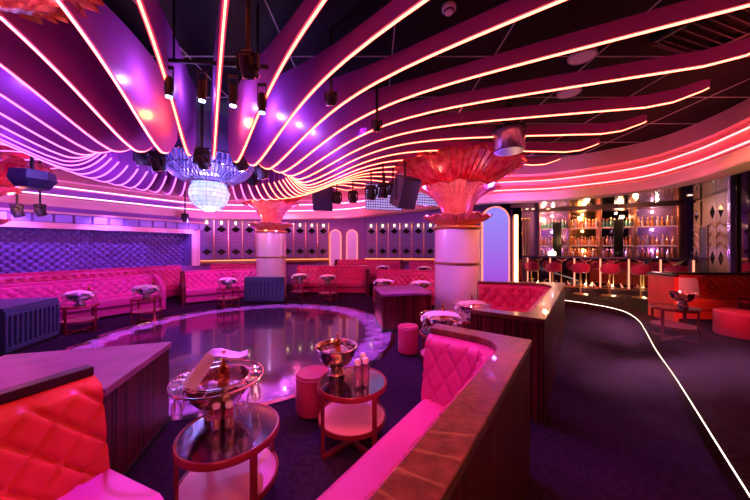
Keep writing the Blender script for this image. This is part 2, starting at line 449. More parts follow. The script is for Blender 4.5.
# lit ledge under panels
for si, (a, b) in enumerate(segs):
    a = Vector(a); b = Vector(b); d = (b-a).normalized(); n = Vector((-d.y, d.x))
    o = MB().prism([tuple(a-n*.1), tuple(b-n*.1), tuple(b+n*.06), tuple(a+n*.06)], 1.0, 1.14).build('trim_%d' % (7+si), M['gold']); struct(o)
    o = MB().prism([tuple(a-n*.12), tuple(b-n*.12), tuple(b-n*.105), tuple(a-n*.105)], 1.1, 1.12).build('ledge_light', M['ledamb'])
    tag(o, ['thin amber light line under the panels behind the first column', 'thin amber light line under the panels beside the arched mirrors', 'thin amber light line under the long run of back panels'][si], 'light strip')

# arched mirrors
def arch(loc, w_, h_, label, rz=0, pane='archpane', frame='ledarch'):
    r = thing('arched_panel', label, 'arched panel', loc, rz, 'tall arched panels')
    def outline(k):
        ww = w_/2-k
        return [(-ww, .0)]+[(ww*cos(pi-pi*i/16), h_-w_/2+ww*sin(pi*i/16)) for i in range(17)]+[(ww, .0)]
    def plate(o, y0, y1):
        n = len(o); v = [(x, y0, z) for x, z in o]+[(x, y1, z) for x, z in o]
        return MB().add(v, [tuple(range(n)), tuple(range(2*n-1, n-1, -1))]+[(i, n+i, n+(i+1) % n, (i+1) % n) for i in range(n)])
    plate(outline(.035), -.02, .06).build('pane', M[pane], r)
    a, b = outline(0), outline(.035); n = len(a); v = [(x, -.05, z) for x, z in a]+[(x, -.05, z) for x, z in b]+[(x, .06, z) for x, z in a]+[(x, .06, z) for x, z in b]
    f = []
    for i in range(n-1): f += [(i, i+1, n+i+1, n+i), (2*n+i, 3*n+i, 3*n+i+1, 2*n+i+1), (i, 2*n+i, 2*n+i+1, i+1), (n+i, n+i+1, 3*n+i+1, 3*n+i)]
    MB().add(v, f).build('frame', M[frame], r)
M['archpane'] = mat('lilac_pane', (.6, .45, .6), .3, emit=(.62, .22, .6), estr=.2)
M['ledarch'] = emis('arch_glow', (1, .2, .15), 1.6)
arch((-1.62, 11.5, 0), .48, 2.32, 'arched pale lilac mirror with pink glowing edge nearer the first column')
arch((-.95, 11.58, 0), .48, 2.32, 'arched pink-edged mirror on the side nearer the long panel run')

# lilac light doorway, gold light post, gold slat screen
def gradem(name, c1, c2, st):
    m = bpy.data.materials.new(name); m.use_nodes = True; n, l = m.node_tree.nodes, m.node_tree.links; n.clear()
    tc = n.new('ShaderNodeTexCoord'); sx_ = n.new('ShaderNodeSeparateXYZ'); mr = n.new('ShaderNodeMapRange'); mr.inputs[1].default_value = .2; mr.inputs[2].default_value = 2.6
    mx = n.new('ShaderNodeMix'); mx.data_type = 'RGBA'; mx.inputs[6].default_value = (*c1, 1); mx.inputs[7].default_value = (*c2, 1)
    e = n.new('ShaderNodeEmission'); e.inputs[1].default_value = st; o = n.new('ShaderNodeOutputMaterial')
    l.new(tc.outputs['Object'], sx_.inputs[0]); l.new(sx_.outputs[2], mr.inputs[0]); l.new(mr.outputs[0], mx.inputs[0]); l.new(mx.outputs[2], e.inputs[0]); l.new(e.outputs[0], o.inputs[0]); return m
M['lilacg'] = gradem('lilac_screen', (.42, .06, .75), (.36, .26, 1), .8)
M['lilac'] = emis('lilac_glow', (.40, .17, .9), .75)
arch((4.0, 9.3, 0), .92, 2.95, 'tall arched glowing lilac panel between the second column and the amber light post', pane='lilacg', frame='ledarch')
r = thing('light_post', 'tall square post with a bright amber glowing face beside the bar', 'lamp', (4.62, 9.2, .15))
MB().bbox((.05, .08, 1.37), (.3, .2, 2.74), 0, .01).build('post', M['mirror'], r); MB().bbox((.0, -.04, 1.3), (.11, .04, 2.4), 0, .01).build('glowing_face', M['ledgold'], r)
r = thing('slatted_screen', 'screen of upright gold slats between the light post and the back bar', 'screen', (5.22, 10.62, .15))
for i in range(7): MB().bbox((i*.11, i*.02, 1.25), (.05, .05, 2.5), 0, .008).build('slat', M['gold'], r)
MB().bbox((.33, .06, 2.53), (.76, .08, .05), .18, .01).build('rail', M['gold'], r); MB().bbox((.33, .06, .03), (.76, .08, .06), .18, .01).build('rail', M['gold'], r)

# ------------------------------------------------------------------ ceiling fins
Kpoly = [(p[0], p[1]) for p in K]
def rayhit(a):
    d = Vector((cos(a), sin(a))); best = 99
    for i in range(len(Kpoly)-1):
        p = Vector(Kpoly[i])-Vector((CX, CY)); q = Vector(Kpoly[i+1])-Vector((CX, CY)); e = q-p
        den = d.x*e.y-d.y*e.x
        if abs(den) < 1e-9: continue
        t = (p.x*e.y-p.y*e.x)/den; s = (p.x*d.y-p.y*d.x)/den
        if 0 <= s <= 1 and t > 0: best = min(best, t)
    return best
RB = 1.7
def zl(r):
    if r < RB: return 2.71+.33*((RB-r)/.4)**2*(1 if r > 1.3 else 1)
    t = r-RB; return 2.71+.70*(1-exp(-(t/1.05)**1.5))
FT = 3.68
angs = []; dg_ = 3.75
while dg_ < 359:
    angs.append(dg_); dg_ += 9.0 if 48 < dg_ < 180 else 7.5
nf = len(angs)
finled = {}
def ledmat(i, col):
    k = tuple(round(c*20)/20 if c > .16 else round(c*100)/100 for c in col); col = k
    if k not in finled: finled[k] = emis('led_strip', col, 12.0 if q < .15 else 9.5 if q < .3 else 5.5)
    return finled[k]
for i in range(nf):
    a = radians(-angs[i])     # first one nearly towards +x, turning towards the camera
    rend = min(rayhit(a)+.12, 7.2)
    rs = [1.33+.04*k for k in range(10)]; r_ = 1.73
    while r_ < rend: rs.append(r_); r_ += .12 if r_ < 3.5 else .3
    rs.append(rend)
    dirv = Vector((cos(a), sin(a), 0)); nv = Vector((-sin(a), cos(a), 0)); th = .022
    zz = []
    for r in rs:
        z = zl(r)
        e = (r-(rend-.7))/.7
        if e > 0: z += .18*e*e
        zz.append(z)
    top = [min(FT, z+.15+.78*exp(-((r-1.6)/1.15)**2)) for r, z in zip(rs, zz)]
    loc = (CX+dirv.x*rs[0], CY+dirv.y*rs[0], FT)
    rt = thing('ceiling_fin', '%s red curved ceiling fin with glowing lower edge, counted clockwise from the bar side' % nth(i), 'ceiling fin', loc, 0, 'radial ceiling fins')
    vs = []
    for s in (-1, 1):
        for r, z, zt in zip(rs, zz, top):
            p = Vector((CX, CY, 0))+dirv*r+nv*th*s
            vs += [(p.x, p.y, z), (p.x, p.y, zt)]
    n = len(rs); fs = []
    for k in range(n-1):
        fs += [(2*k, 2*k+1, 2*k+3, 2*k+2), (2*n+2*k, 2*n+2*k+2, 2*n+2*k+3, 2*n+2*k+1), (2*k, 2*k+2, 2*n+2*k+2, 2*n+2*k), (2*k+1, 2*n+2*k+1, 2*n+2*k+3, 2*k+3)]
    fs += [(0, 2*n, 2*n+1, 1), (2*n-2, 2*n-1, 4*n-1, 4*n-2)]
    MB().add(vs, fs).build('board', M['fin'], rt, world=True)
    # light strip under the edge
    pts = []
    vs = []; w_ = .0075
    for k, (r, z) in enumerate(zip(rs, zz)):
        p = Vector((CX, CY, 0))+dirv*r; k0 = max(k-1, 0); k1 = min(k+1, n-1)
        tz = Vector((rs[k1]-rs[k0], zz[k1]-zz[k0])).normalized(); nd = Vector((tz.y, -tz.x))  # outward/down
        for (s, e) in ((-1, .001), (1, .001), (1, .012), (-1, .012)):
            q = p+nv*w_*s+dirv*nd.x*e; vs.append((q.x, q.y, z+nd.y*e))
    fs = [(0, 1, 2, 3), tuple(4*(n-1)+c for c in (3, 2, 1, 0))]
    for k in range(n-1):
        for c in range(4): fs.append((4*k+c, 4*k+(c+1) % 4, 4*k+4+(c+1) % 4, 4*k+4+c))
    ca = cos(a)
    q = min(1, max(0, (.35-ca)/1.1)); col = (1-.5*q, .12-.03*q, .065+.455*q)
    MB().add(vs, fs).build('led_strip', ledmat(i, col), rt, world=True)

# ------------------------------------------------------------------ columns with flared glass capitals
def ruffle(n, amp, zamp):
    def fn(r, z, a, t):
        k = t*t
        return r*(1+amp*(.3+.7*k)*cos(n*a)), z+zamp*k*cos(n*a)+zamp*.5*k*cos(n*a*.5+1)
    return fn
def column(loc, label, sc=1., low=1., shaft=True, shade=True):
    r = thing('flared_column', label, 'column', loc)
    S = 1.97*low
    MB().lathe([(.47*sc, .02), (.47*sc, S)], 48).build('shaft', M['shaft'], r, smooth=True)
    MB().lathe([(.5*sc, 0), (.5*sc, .12), (.475*sc, .14)], 48).build('base_ring', M['gold'], r, smooth=True)
    MB().lathe([(.472*sc, S*.63), (.49*sc, S*.63), (.49*sc, S*.65), (.472*sc, S*.65)], 48, closed=True).build('band', M['gold'], r, smooth=True)
    MB().lathe([(.4*sc, S), (.5*sc, S), (.52*sc, S+.03), (.5*sc, S+.07), (.4*sc, S+.07)], 48).build('collar', M['gold'], r, smooth=True)
    def tier(name, prof, n, amp, za, mt):
        th = .02; nn = 60
        out = [(p[0]*sc, p[1]) for p in prof]; inn = [(max(.05, p[0]*sc-th), p[1]+th) for p in prof[::-1]]
        mb = MB(); seg = 240
        k = len(out)
        def fn(r_, z_, a_, t_):
            j = round(t_*(2*k-1)); q = j if j < k else 2*k-1-j; q = q/(k-1)
            e = q*q
            fl = (a_*nn/(2*pi)) % 1; fl = abs(fl-.5)*2
            lob = abs(cos(n*a_/2)); wob = sin(3*a_+r_*9)*.5+sin(7*a_+z_*5)*.5
            return r_*(1+amp*e*(lob-.5)+.085*fl*(1-.3*e))+.012*wob, z_+za*e*(lob+.5*wob)
        mb.lathe(out+inn, seg, (0, 0, 0), fn, closed=True)
        return mb.build(name, mt, r, smooth=True)
    tier('lower_petals', [(.3, S+.06), (.34, S+.1), (.45, S+.15), (.58, S+.2), (.66, S+.26)], 15, .1, .03, M['petalp'])
    tier('middle_petals', [(.25, S+.08), (.27, S+.3), (.33, S+.5), (.45, S+.68), (.62, S+.8), (.80, S+.86), (.84, S+.83)], 14, .06, .05, M['petalp'])
    tier('upper_petals', [(.3, S+.7), (.42, S+.8), (.62, S+.93), (.85, S+1.08), (1.06, S+1.22), (1.24, S+1.33), (1.27, S+1.27)], 16, .045, .06, M['petal'])
    return r
column((1.78, 6.1, 0), 'pearly column with flared red glass capital beside the central booths')
column((-3.2, 8.65, 0), 'pearly column with small flared capital behind the slatted dance floor console', .92, 1.03)
c3 = column((-2.55, .78, 0), 'column whose red glass capital enters the top corner above the camera')
column((-7.5, 5.0, 0), 'column with red capital by the tufted recess wall at the picture edge', .85, .93)

# ------------------------------------------------------------------ chandelier
def chandelier():
    c = (CX, CY, 0)
    r = thing('chandelier', 'tiered crystal bowl chandelier with glowing blue-white globe over the dance floor', 'chandelier', c)
    MB().lathe([(.68, 3.1), (.74, 3.1), (.74, 3.38), (.68, 3.38)], 64, closed=True).build('drum_band', M['violetmetal'], r, smooth=True)
    MB().lathe([(.64, 3.1), (.7, 3.1), (.7, 3.68), (.64, 3.68)], 64, closed=True).build('drum', M['violetmetal'], r, smooth=True)
    m = MB()
    for i in range(56):
        a = 2*pi*i/56
        pts = []
        for k in range(10):
            t = k/9; rr = .72-.40*t**1.6; z = 3.1-.40*t**.75
            pts.append((rr*cos(a), rr*sin(a), z))
        m.tube(pts, .011, 4)
    m.build('crystal_strands', M['crystal'], r)
    def fl(r_, z_, a_, t_): return r_*(1+.03*cos(72*a_)), z_
    pr = [(.70-.40*(k/9)**1.6, 3.09-.40*(k/9)**.75) for k in range(10)]
    MB().lathe(pr+[(a-.015, b) for a, b in pr[::-1]], 288, (0, 0, 0), fl, closed=True).build('glass_bowl', M['crystalg'], r, smooth=True)
    m = MB()
    for i in range(40):
        a = 2*pi*i/40
        m.tube([(.5*cos(a), .5*sin(a), 3.3), (.5*cos(a), .5*sin(a), 2.85)], .012, 4)
    m.build('inner_strands', M['crystal'], r)
    for rr, z in ((.73, 3.09), (.62, 2.93), (.34, 2.70)):
        MB().tube([(rr*cos(2*pi*i/64), rr*sin(2*pi*i/64), z) for i in range(64)], .016, 8, closed=True).build('ring', M['chrome'], r, smooth=True)
    MB().lathe([(.001, 2.86), (.2, 2.86), (.33, 2.78), (.34, 2.74), (.2, 2.72), (.001, 2.72)], 48, cap=False).build('lamp_plate', M['chrome'], r, smooth=True)
    g = MB()
    # faceted globe
    R, cz = .31, 2.52
    g.sphere((0, 0, cz), R, 28, 14, .95)
    g.build('globe', M['globe'], r)
    m = MB()
    for k in range(1, 12):
        b = pi*k/12; m.tube([(1.012*R*sin(b)*cos(2*pi*i/36), 1.012*R*sin(b)*sin(2*pi*i/36), cz-.95*1.012*R*cos(b)) for i in range(36)], .0025, 4, closed=True)
    for i in range(16):
        a = 2*pi*i/16; m.tube([(1.012*R*sin(pi*k/24)*cos(a), 1.012*R*sin(pi*k/24)*sin(a), cz-.95*1.012*R*cos(pi*k/24)) for k in range(1, 24)], .0025, 4)
    m.build('globe_lattice', M['chrome'], r)
    MB().tube([(0, 0, 2.8), (0, 0, 3.85)], .03, 10).build('stem', M['chrome'], r)
M['violetmetal'] = mat('violet_metal', (.25, .2, .5), .25, metal=.7)
chandelier()

# ------------------------------------------------------------------ moving heads, spots, speakers
M['lens'] = emis('lens_glow', (.55, .65, 1), 12)
M['lensoff'] = mat('lens_dark', (.05, .04, .12), .05, metal=.5)
def moving_head(label, loc, rz, lit, tilt=0., s=1.0):
    r = thing('moving_head_light', label, 'stage light', loc, rz, 'moving heads around the chandelier'); 
    MB().bbox((0, 0, -.06), (.26*s, .2*s, .1*s), 0, .02).build('base', M['black'], r)
    MB().tube([(0, 0, -.02), (0, 0, FT-loc[2]+.18)], .018, 8).build('hanging_rod', M['black'], r)
    for sx in (-1, 1): MB().bbox((sx*.14*s, 0, -.2*s), (.035*s, .09*s, .24*s), 0, .015).build('yoke_arm', M['black'], r)
    R3 = Matrix.Rotation(tilt, 3, 'X')
    hd = MB(); hd.lathe([(.001, .15), (.07, .15), (.1, .1), (.115, 0), (.12, -.12), (.11, -.135), (.1, -.12), (.001, -.12)], 24, cap=False)
    hd.v = [tuple(R3 @ (Vector(v)*s)+Vector((0, 0, -.26*s))) for v in hd.v]; h = hd.build('head', M['black'], r, smooth=True)
    ln = MB(); ln.lathe([(.001, -.122), (.095, -.122), (.095, -.13), (.07, -.15), (.001, -.155)], 24, cap=False)
    ln.v = [tuple(R3 @ (Vector(v)*s)+Vector((0, 0, -.26*s))) for v in ln.v]; ln.build('lens', M['lens'] if lit else M['lensoff'], h, smooth=True)
    rg = MB().tube([(0.112*cos(2*pi*i/24), .112*sin(2*pi*i/24), -.135) for i in range(24)], .012, 6, closed=True)
    rg.v = [tuple(R3 @ (Vector(v)*s)+Vector((0, 0, -.26*s))) for v in rg.v]; rg.build('rim', M['chrome'], h, smooth=True)
mh = [(202, 160, 4.0, 0, .9, 'hanging in front of the chandelier drum'), (241, 162, 4.15, 0, .7, 'in front of the chandelier on the bar side'), (157, 163, 4.0, 1, .5, 'lit, at the chandelier on the recess side'),
      (141, 158, 4.6, 0, .5, 'outermost on the recess side of the chandelier'), (262, 172, 4.6, 1, .5, 'lit, at the chandelier on the column side'), (252, 180, 5.95, 0, .4, 'behind the chandelier on the column side'), (182, 170, 5.4, 0, .3, 'behind the chandelier bowl on the recess side')]
for px, py, Y, lit, tl, d in mh:
    p = at(px, py, Y); moving_head('black moving-head stage light '+d, (p.x, p.y, p.z+.18), 0, lit, tl, .72)
for (px, py, Y, d) in ((331, 100, 2.9, 'tucked between the fins above the first column, nearer'), (377, 127, 3.4, 'tucked between the fins, nearer the second column')):
    p = at(px, py, Y); moving_head('small black dome spotlight '+d, (p.x, p.y, p.z+.12), 0, 0, .6, .42)
def spot_can(label, loc, col='lens', group='spotlights on the black ceiling rail', s=1.):
    r = thing('spotlight', label, 'spotlight', loc, 0, group)
    MB().lathe([(.001, .2), (.05, .2), (.06, .17), (.06, .02), (.07, 0), (.06, .005), (.001, .005)], 20, cap=False).build('can', M['black'], r, smooth=True)
    MB().lathe([(.001, -.004), (.05, -.004), (.05, .004), (.001, .004)], 20, cap=False).build('lens', M[col], r)
    for sx in (-1, 1): MB().bbox((sx*.075, 0, .17), (.012, .03, .22), 0, .004).build('bracket', M['black'], r)
    MB().bbox((0, 0, .29), (.17, .04, .03), 0, .008).build('clamp', M['black'], r)
    r.scale = (.52, .52, .9)
sx = [(169, 97, 2.5, 'nearest the recess'), (202, 101, 2.5, 'in the middle of the rail'), (233, 106, 2.5, 'nearest the large hanging light'), (262, 113, 2.6, 'beyond the large hanging light')]
for px, py, Y, d in sx:
    p = at(px, py, Y); spot_can('small lit black spotlight on the ceiling rail, '+d, p)
p0 = at(163, 90, 2.5); p1 = at(268, 90, 2.6)
r = thing('lighting_rail', 'thin black steel rail carrying four small spotlights among the fins', 'rail', (p0.x, p0.y, p0.z+.27))
MB().tube([(0, 0, 0), (p1.x-p0.x, p1.y-p0.y, 0)], .018, 8).build('bar', M['black'], r)
for q in (.1, .9): MB().tube([((p1.x-p0.x)*q, (p1.y-p0.y)*q, 0), ((p1.x-p0.x)*q, (p1.y-p0.y)*q, 3.85-p0.z-.27)], .01, 6).build('hanger', M['black'], r)
p = at(248, 62, 2.0)
moving_head('large black moving-head light hanging close among the fins above the dance floor', (p.x, p.y, p.z+.1), 0, 0, .8, .5)

def speaker(label, loc, dims, rz, tilt, hang=True):
    r = thing('loudspeaker', label, 'speaker', loc, rz, 'hanging loudspeakers')
    R3 = Matrix.Rotation(tilt, 3, 'X')
    MB().bbox((0, 0, 0), dims, 0, .02, R3).build('cabinet', M['speaker'], r)
    g = R3 @ Vector((0, -dims[1]/2-.006, 0)); MB().bbox(tuple(g), (dims[0]*.88, .02, dims[2]*.92), 0, .005, R3).build('grille', M['spgrille'], r)
    for k in (-1, 1): MB().bbox((k*(dims[0]/2+.012), 0, .05), (.015, .05, dims[2]*.7), 0, .004).build('bracket', M['black'], r)
    MB().tube([(0, 0, dims[2]*.4), (0, 0, 3.88-loc[2])], .02, 8).build('hanging_rod', M['black'], r)
M['speaker'] = mat('speaker_black', (.02, .02, .06), .4)
M['spgrille'] = mat('speaker_grille', (.03, .03, .12), .55, bump=.4, bscale=200)
p = at(323, 196, 7.2); speaker('dark hanging loudspeaker near the first column', p, (.5, .4, .72), .15, .25)
p = at(405, 192, 5.6); speaker('big tilted black loudspeaker hanging beside the second column', p, (.4, .4, .6), .5, .4)
r = thing('projector_housing', 'dark glossy cylinder hanging over the rim of the second column capital', 'fixture', tuple(at(509, 141, 4.4)))
MB().lathe([(.001, -.17), (.215, -.17), (.23, -.15), (.23, .15), (.001, .15)], 40, cap=False).build('body', M['violetmetal'], r, smooth=True)
MB().lathe([(.001, .15), (.25, .15), (.25, .19), (.001, .19)], 40, cap=False).build('lid', M['black'], r, smooth=True)
MB().tube([(0, 0, .17), (0, 0, 3.88-r.location[2])], .04, 8).build('mount', M['black'], r)
# faceted dark fixture by the corner
r = thing('faceted_loudspeaker', 'dark faceted horn loudspeaker hanging by the recess wall cove', 'speaker', tuple(at(32, 179, 4.9)))
MB().lathe([(.001, -.17), (.2, -.17), (.3, -.02), (.27, .13), (.001, .17)], 7, cap=False).build('cabinet', M['speaker'], r)
MB().tube([(0, 0, .1), (0, 0, 3.88-r.location[2])], .025, 8).build('mount', M['black'], r)
# pixel light panels
M['pixel'] = emis('pixel_cells', (.55, .35, .9), .9)
for pi_, (px, py, Y, wd_, hh, d) in enumerate(((385, 197, 6.7, .95, .62, 'nearer the first column'), (427, 192, 6.4, .6, .62, 'nearer the second column'))):
    p = at(px, py, Y)
    r = thing('pixel_light_panel', 'hanging panel of small square lilac light cells '+d, 'light panel', tuple(p), .3, 'pixel panels')
    MB().bbox((0, .03, 0), (wd_, .05, hh), 0, .01).build('backing', M['speaker'], r)
    c = MB(); nx = int(wd_/.06); nz = int(hh/.06)
    for i in range(nx):
        for j in range(nz): c.box((-wd_/2+.03+i*.06, 0, -hh/2+.03+j*.06), (.042, .02, .042))
    c.build('light_cells', M['pixel'], r)
    MB().tube([(0, .03, hh/2), (0, .03, 3.88-p.z)], .02, 6).build('hanging_rod', M['black'], r)
for px, py, Y, d in ((337, 199, 7, 'next to the hanging loudspeaker'), (353, 198, 7, 'second from the hanging loudspeaker'), (371, 194, 5.9, 'in front of the pixel panel, nearer the first column'), (383, 192, 5.8, 'in the middle of the pixel panel'), (393, 190, 6.3, 'beside the big tilted loudspeaker')):
    p = at(px, py, Y); moving_head('small dark par light '+d, (p.x, p.y, p.z+.2), 0, 0, .3, .8)
for px, py, Y, d in ((17, 213, 5.9, 'outermost over the tufted recess'), (40, 212, 6.2, 'over the tufted recess beside the outermost'), (185, 219, 9.0, 'at the far end of the tufted recess')):
    p = at(px, py, Y); moving_head('small black spotlight fixed under the cornice, '+d, (p.x, p.y, p.z+.2), 0, 0, .5, .7)

# ceiling round speakers, smoke detector, exit-like light, vent
def disc(label, loc, rr, nm='ceiling_speaker', cat='ceiling speaker'):
    r = thing(nm, label, cat, loc)
    MB().lathe([(.001, -.03), (rr*.9, -.03), (rr, -.015), (rr, .0), (.001, .0)], 32, cap=False).build('cover', M['sign'], r, smooth=True)
    MB().lathe([(rr*.9, -.034), (rr*1.02, -.03), (rr*1.02, 0), (rr*.9, 0)], 32, closed=True).build('rim', M['stone'], r, smooth=True)
def onceil(px, py, z=3.84):
    Y = F*(z-H)/(247-py); return ((px-375)/F*Y, Y, z)
disc('round pale ceiling loudspeaker between the fins, nearer the corner vent', onceil(582, 55, 3.7), .13)
disc('round pale ceiling loudspeaker between lower fins, farther from the vent', onceil(569, 91, 3.7), .14)
r = thing('smoke_detector', 'small round white smoke detector on the black ceiling', 'smoke detector', onceil(449, 7))
MB().lathe([(.001, -.06), (.035, -.06), (.05, -.035), (.065, -.03), (.065, 0), (.001, 0)], 24, cap=False).build('body', M['sign'], r, smooth=True)
MB().lathe([(.036, -.05), (.05, -.05), (.05, -.04), (.036, -.04)], 24, closed=True).build('vent_ring', M['black'], r)
p = onceil(359, 109, 3.6)
r = thing('ceiling_light_box', 'slim oblong violet light box mounted between the fins', 'light', p, .55)
MB().bbox((0, 0, 0), (.26, .1, .05), 0, .01).build('housing', M['black'], r); MB().bbox((0, 0, -.03), (.28, .06, .015), 0, .004).build('diffuser', M['lilac'], r)
MB().tube([(0, 0, .02), (0, 0, .28)], .012, 6).build('hanging_rod', M['black'], r)
p = onceil(726, 22)
r = thing('ceiling_vent', 'square slatted air vent in the black ceiling corner', 'vent', p, .3)
for k in (-1, 1):
    MB().bbox((k*.38, 0, -.02), (.05, .8, .04), 0, .005).build('frame', M['darkledge'], r)
    MB().bbox((0, k*.38, -.02), (.8, .05, .04), 0, .005).build('frame', M['darkledge'], r)
for k in range(9): MB().bbox((0, -.32+k*.08, -.02), (.72, .015, .035), 0, .004).build('slat', M['darkledge'], r)
# grid lines of ceiling tiles
for k in range(9):
    y = .6+k*.9; o = MB().box((2.0, y, 3.846), (11, .012, .008)).build('trim_%d' % (20+k), M['stone']); struct(o)
for k in range(9):
    x = -3.4+k*1.2; o = MB().box((x, 4, 3.846), (.012, 10, .008)).build('trim_%d' % (30+k), M['stone']); struct(o)

# ------------------------------------------------------------------ booths
def quilt(s, t, a, b, depth, gw=.1):
    u = s/a; v = t/b; p = u+v; q = u-v
    g = min(abs(p-round(p)), abs(q-round(q)))
    return depth*(1-exp(-(g/gw)**1.2))
def booth(label, path, h=.95, lw=.14, seat_path=None, seat_depth=.52, m='leather', wood=True, fine=False, z0=0, fillet=.3, group=None, back_path=None, qa=.17, ends=False, cap=None, qr=1.0, sm=None, sh=.445):
    mid = path[len(path)//2]
    r = thing('booth_sofa', label, 'booth sofa', (mid[0], mid[1], z0), 0, group)
    inner_sharp = offset(path, lw)
    ds = .013 if fine else .03
    inner = resample(inner_sharp, ds, fillet)
    if back_path:
        binner = resample(offset(back_path, lw), ds, fillet)
    else: binner = inner
    wm = M['wood'] if wood else M[m]
    MB().sweep(path, [(0, z0), (lw-.01, z0), (lw-.01, z0+h-.045), (0, z0+h-.045)]).build('outer_panel', wm, r, world=True)
    poly = [tuple(p[:2]) for p in offset(path, -.012)]+inner[::-1]
    MB().prism(poly, z0+h-.045, z0+h).build('ledge', cap or (M['ledge'] if wood else M[m]), r, world=True, bevel=.006)
    nt = 36 if fine else 18
    zb, zt = z0+.38, z0+h-.05
    prof = []
    for j in range(nt):
        t = j/(nt-1); prof.append((.05+.085*(1-t)**1.0+(-.05*max(0, (t-.88)/.12)**2), zb+(zt-zb)*t))
    fr = len(prof); prof += [(-.03, zt), (-.03, zb)]
    hh = zt-zb; dep = .022 if fine else .055
    def fn(s, j):
        if j >= fr: return 0
        t = j/(nt-1); return quilt(s, t*hh, qa, qa*qr, dep, .055 if fine else .12)*(1 if t < .95 else .3)
    MB().sweep(binner, prof, fn).build('quilted_backrest', M[m], r, smooth=True, world=True)
    sp = offset(seat_path if seat_path else path, lw)
    sd = seat_depth
    a, b = .03, sd
    prof = [(a, z0+.24), (b-.02, z0+.24), (b, z0+.27), (b, z0+sh-.045), (b-.012, z0+sh-.015), (b-.04, z0+sh), (a+.1, z0+sh-.01), (a, z0+sh-.015)]
    MB().sweep(sp, prof).build('seat', M[sm or m], r, world=True)
    MB().sweep(sp, [(a, z0+.06), (b-.05, z0+.06), (b-.05, z0+.238), (a, z0+.238)]).build('seat_base', M[m], r, world=True)
    MB().sweep(sp, [(a, z0), (b-.1, z0), (b-.1, z0+.06), (a, z0+.06)]).build('plinth', M['black'], r, world=True)
    if ends:
        for e, sg in ((0, 1), (-1, -1)):
            P, nr, _ = mitre(path); p = P[e]; d = (P[1]-P[0]).normalized() if e == 0 else (P[-2]-P[-1]).normalized(); q = nr[e].normalized()
            pts = [p-q*.01, p+q*(lw+sd+.02), p+q*(lw+sd+.02)-d*.09, p-q*.01-d*.09]
            # arm end block with rounded top falling to the front
            o = MB(); vs = []
            prf = [(-.01, 0), (lw+sd+.02, 0), (lw+sd+.02, .5), (lw+sd-.03, .62), (lw+sd*.5, .8), (lw+.05, h), (-.01, h)]
            for k in (0, -.1):
                for a_, z_ in prf: c_ = p+q*a_+d*k; vs.append((c_.x, c_.y, z0+z_))
            n = len(prf); fs = [tuple(range(n)), tuple(range(2*n-1, n-1, -1))]+[(i, n+i, n+(i+1) % n, (i+1) % n) for i in range(n)]
            o.add(vs, fs).build('end_panel', M['wood'] if ends == 'wood' else M[m], r, world=True, bevel=.012)
    return r
T2 = lambda v: (v.x, v.y)
A = Vector((1.085, 1.96))
booth('nearest booth with tufted magenta leather and broad plum wooden ledge running past the camera', [T2(A-U*3.3), T2(A), T2(A+V*.70)], seat_path=[T2(A-U*3.3), T2(A-U*.17)], fine=True, seat_depth=.56, m='leather_p', qa=.15, qr=1.5)
E = Vector((1.526, 2.528)); Fp = E+U*3.2
booth('red booth with wooden outer wall between the nearest booth and the bar', [T2(E+V*.66), T2(E), T2(Fp), (1.98, 5.42)], seat_path=[T2(E+U*.2), T2(Fp), (1.98, 5.42)], fine=False, m='leather', back_path=[T2(E+U*.1), T2(Fp), (1.98, 5.42)], sh=.52, fillet=.6, qa=.2, qr=1.2)
P0 = Vector((-1.585, 1.55)); dl = Vector((-.38, -.925)).normalized()
booth('vermilion quilted booth at the near corner with dark ledge, beside the plum console', [T2(P0), T2(P0+dl*.85), T2(P0+dl*2.2)], lw=.06, fine=True, m='leather_o', seat_depth=.60, qa=.17, qr=1.15, sm='leather_violetlit', cap=M['darkledge'])
# left front row
d1 = Vector((.52, .854)).normalized()
p = Vector((-5.95, 7.42))
booth('long pink quilted booth facing the dance floor with two small tables before it', [T2(p), T2(p-d1*4.1)][::1], lw=.1, m='leather_p', wood=False, h=.88, ends='leather')
booth('pink quilted booth with dark wooden end between the long booth and the first column', [(-4.0, 9.35), (-5.55, 8.15)], lw=.1, m='leather_p', wood=False, h=.9, ends='wood')
# wall row left
a = WL(-4.4, .03); b = WL(3.7, .03)
booth('long dim magenta booth against the wall under the tufted recess', [T2(b), T2(a)], lw=.1, m='leather', wood=False, h=1.0, seat_depth=.45)
booth('red booth running along the back wall behind the dark-ended pink booth', [(-3.6, 10.75), (-5.75, 9.8)], lw=.1, m='leather', wood=False, h=1.0)
# centre
booth('red booth behind the two small tables beside the first column, with dark wooden arm', [(-.2, 8.95), (-.2, 10.0), (-2.75, 10.05)], lw=.1, m='leather', wood=True, h=.93, cap=M['leather'], seat_path=[(-.2, 10.0), (-2.75, 10.05)], back_path=[(-.2, 9.3), (-.2, 10.0), (-2.75, 10.05)])
booth('magenta booth directly behind the square wooden console', [(1.8, 7.95), (.1, 8.4)], lw=.1, m='leather', wood=False, h=.94)
booth('far red booth on the raised tier below the diamond wall, with dark wooden end', [(1.0, 11.3), (-1.5, 11.3)], lw=.1, m='leather', wood=False, h=.95, seat_depth=.45, z0=.15, ends='wood')
booth('far red booth on the raised tier behind the second column', [(3.1, 10.6), (1.35, 10.95)], lw=.1, m='leather', wood=False, h=.93, z0=.15)
# right booth on the platform
booth('salmon quilted booth on the raised platform in front of the bar', [(8.3, 5.75), (5.85, 6.0), (5.72, 5.35)], lw=.08, m='leather_o', wood=False, h=.92, z0=.15, cap=M['darkledge'], seat_path=[(8.3, 5.75), (5.85, 6.0)], back_path=[(8.3, 5.75), (5.85, 6.0)], qa=.15)

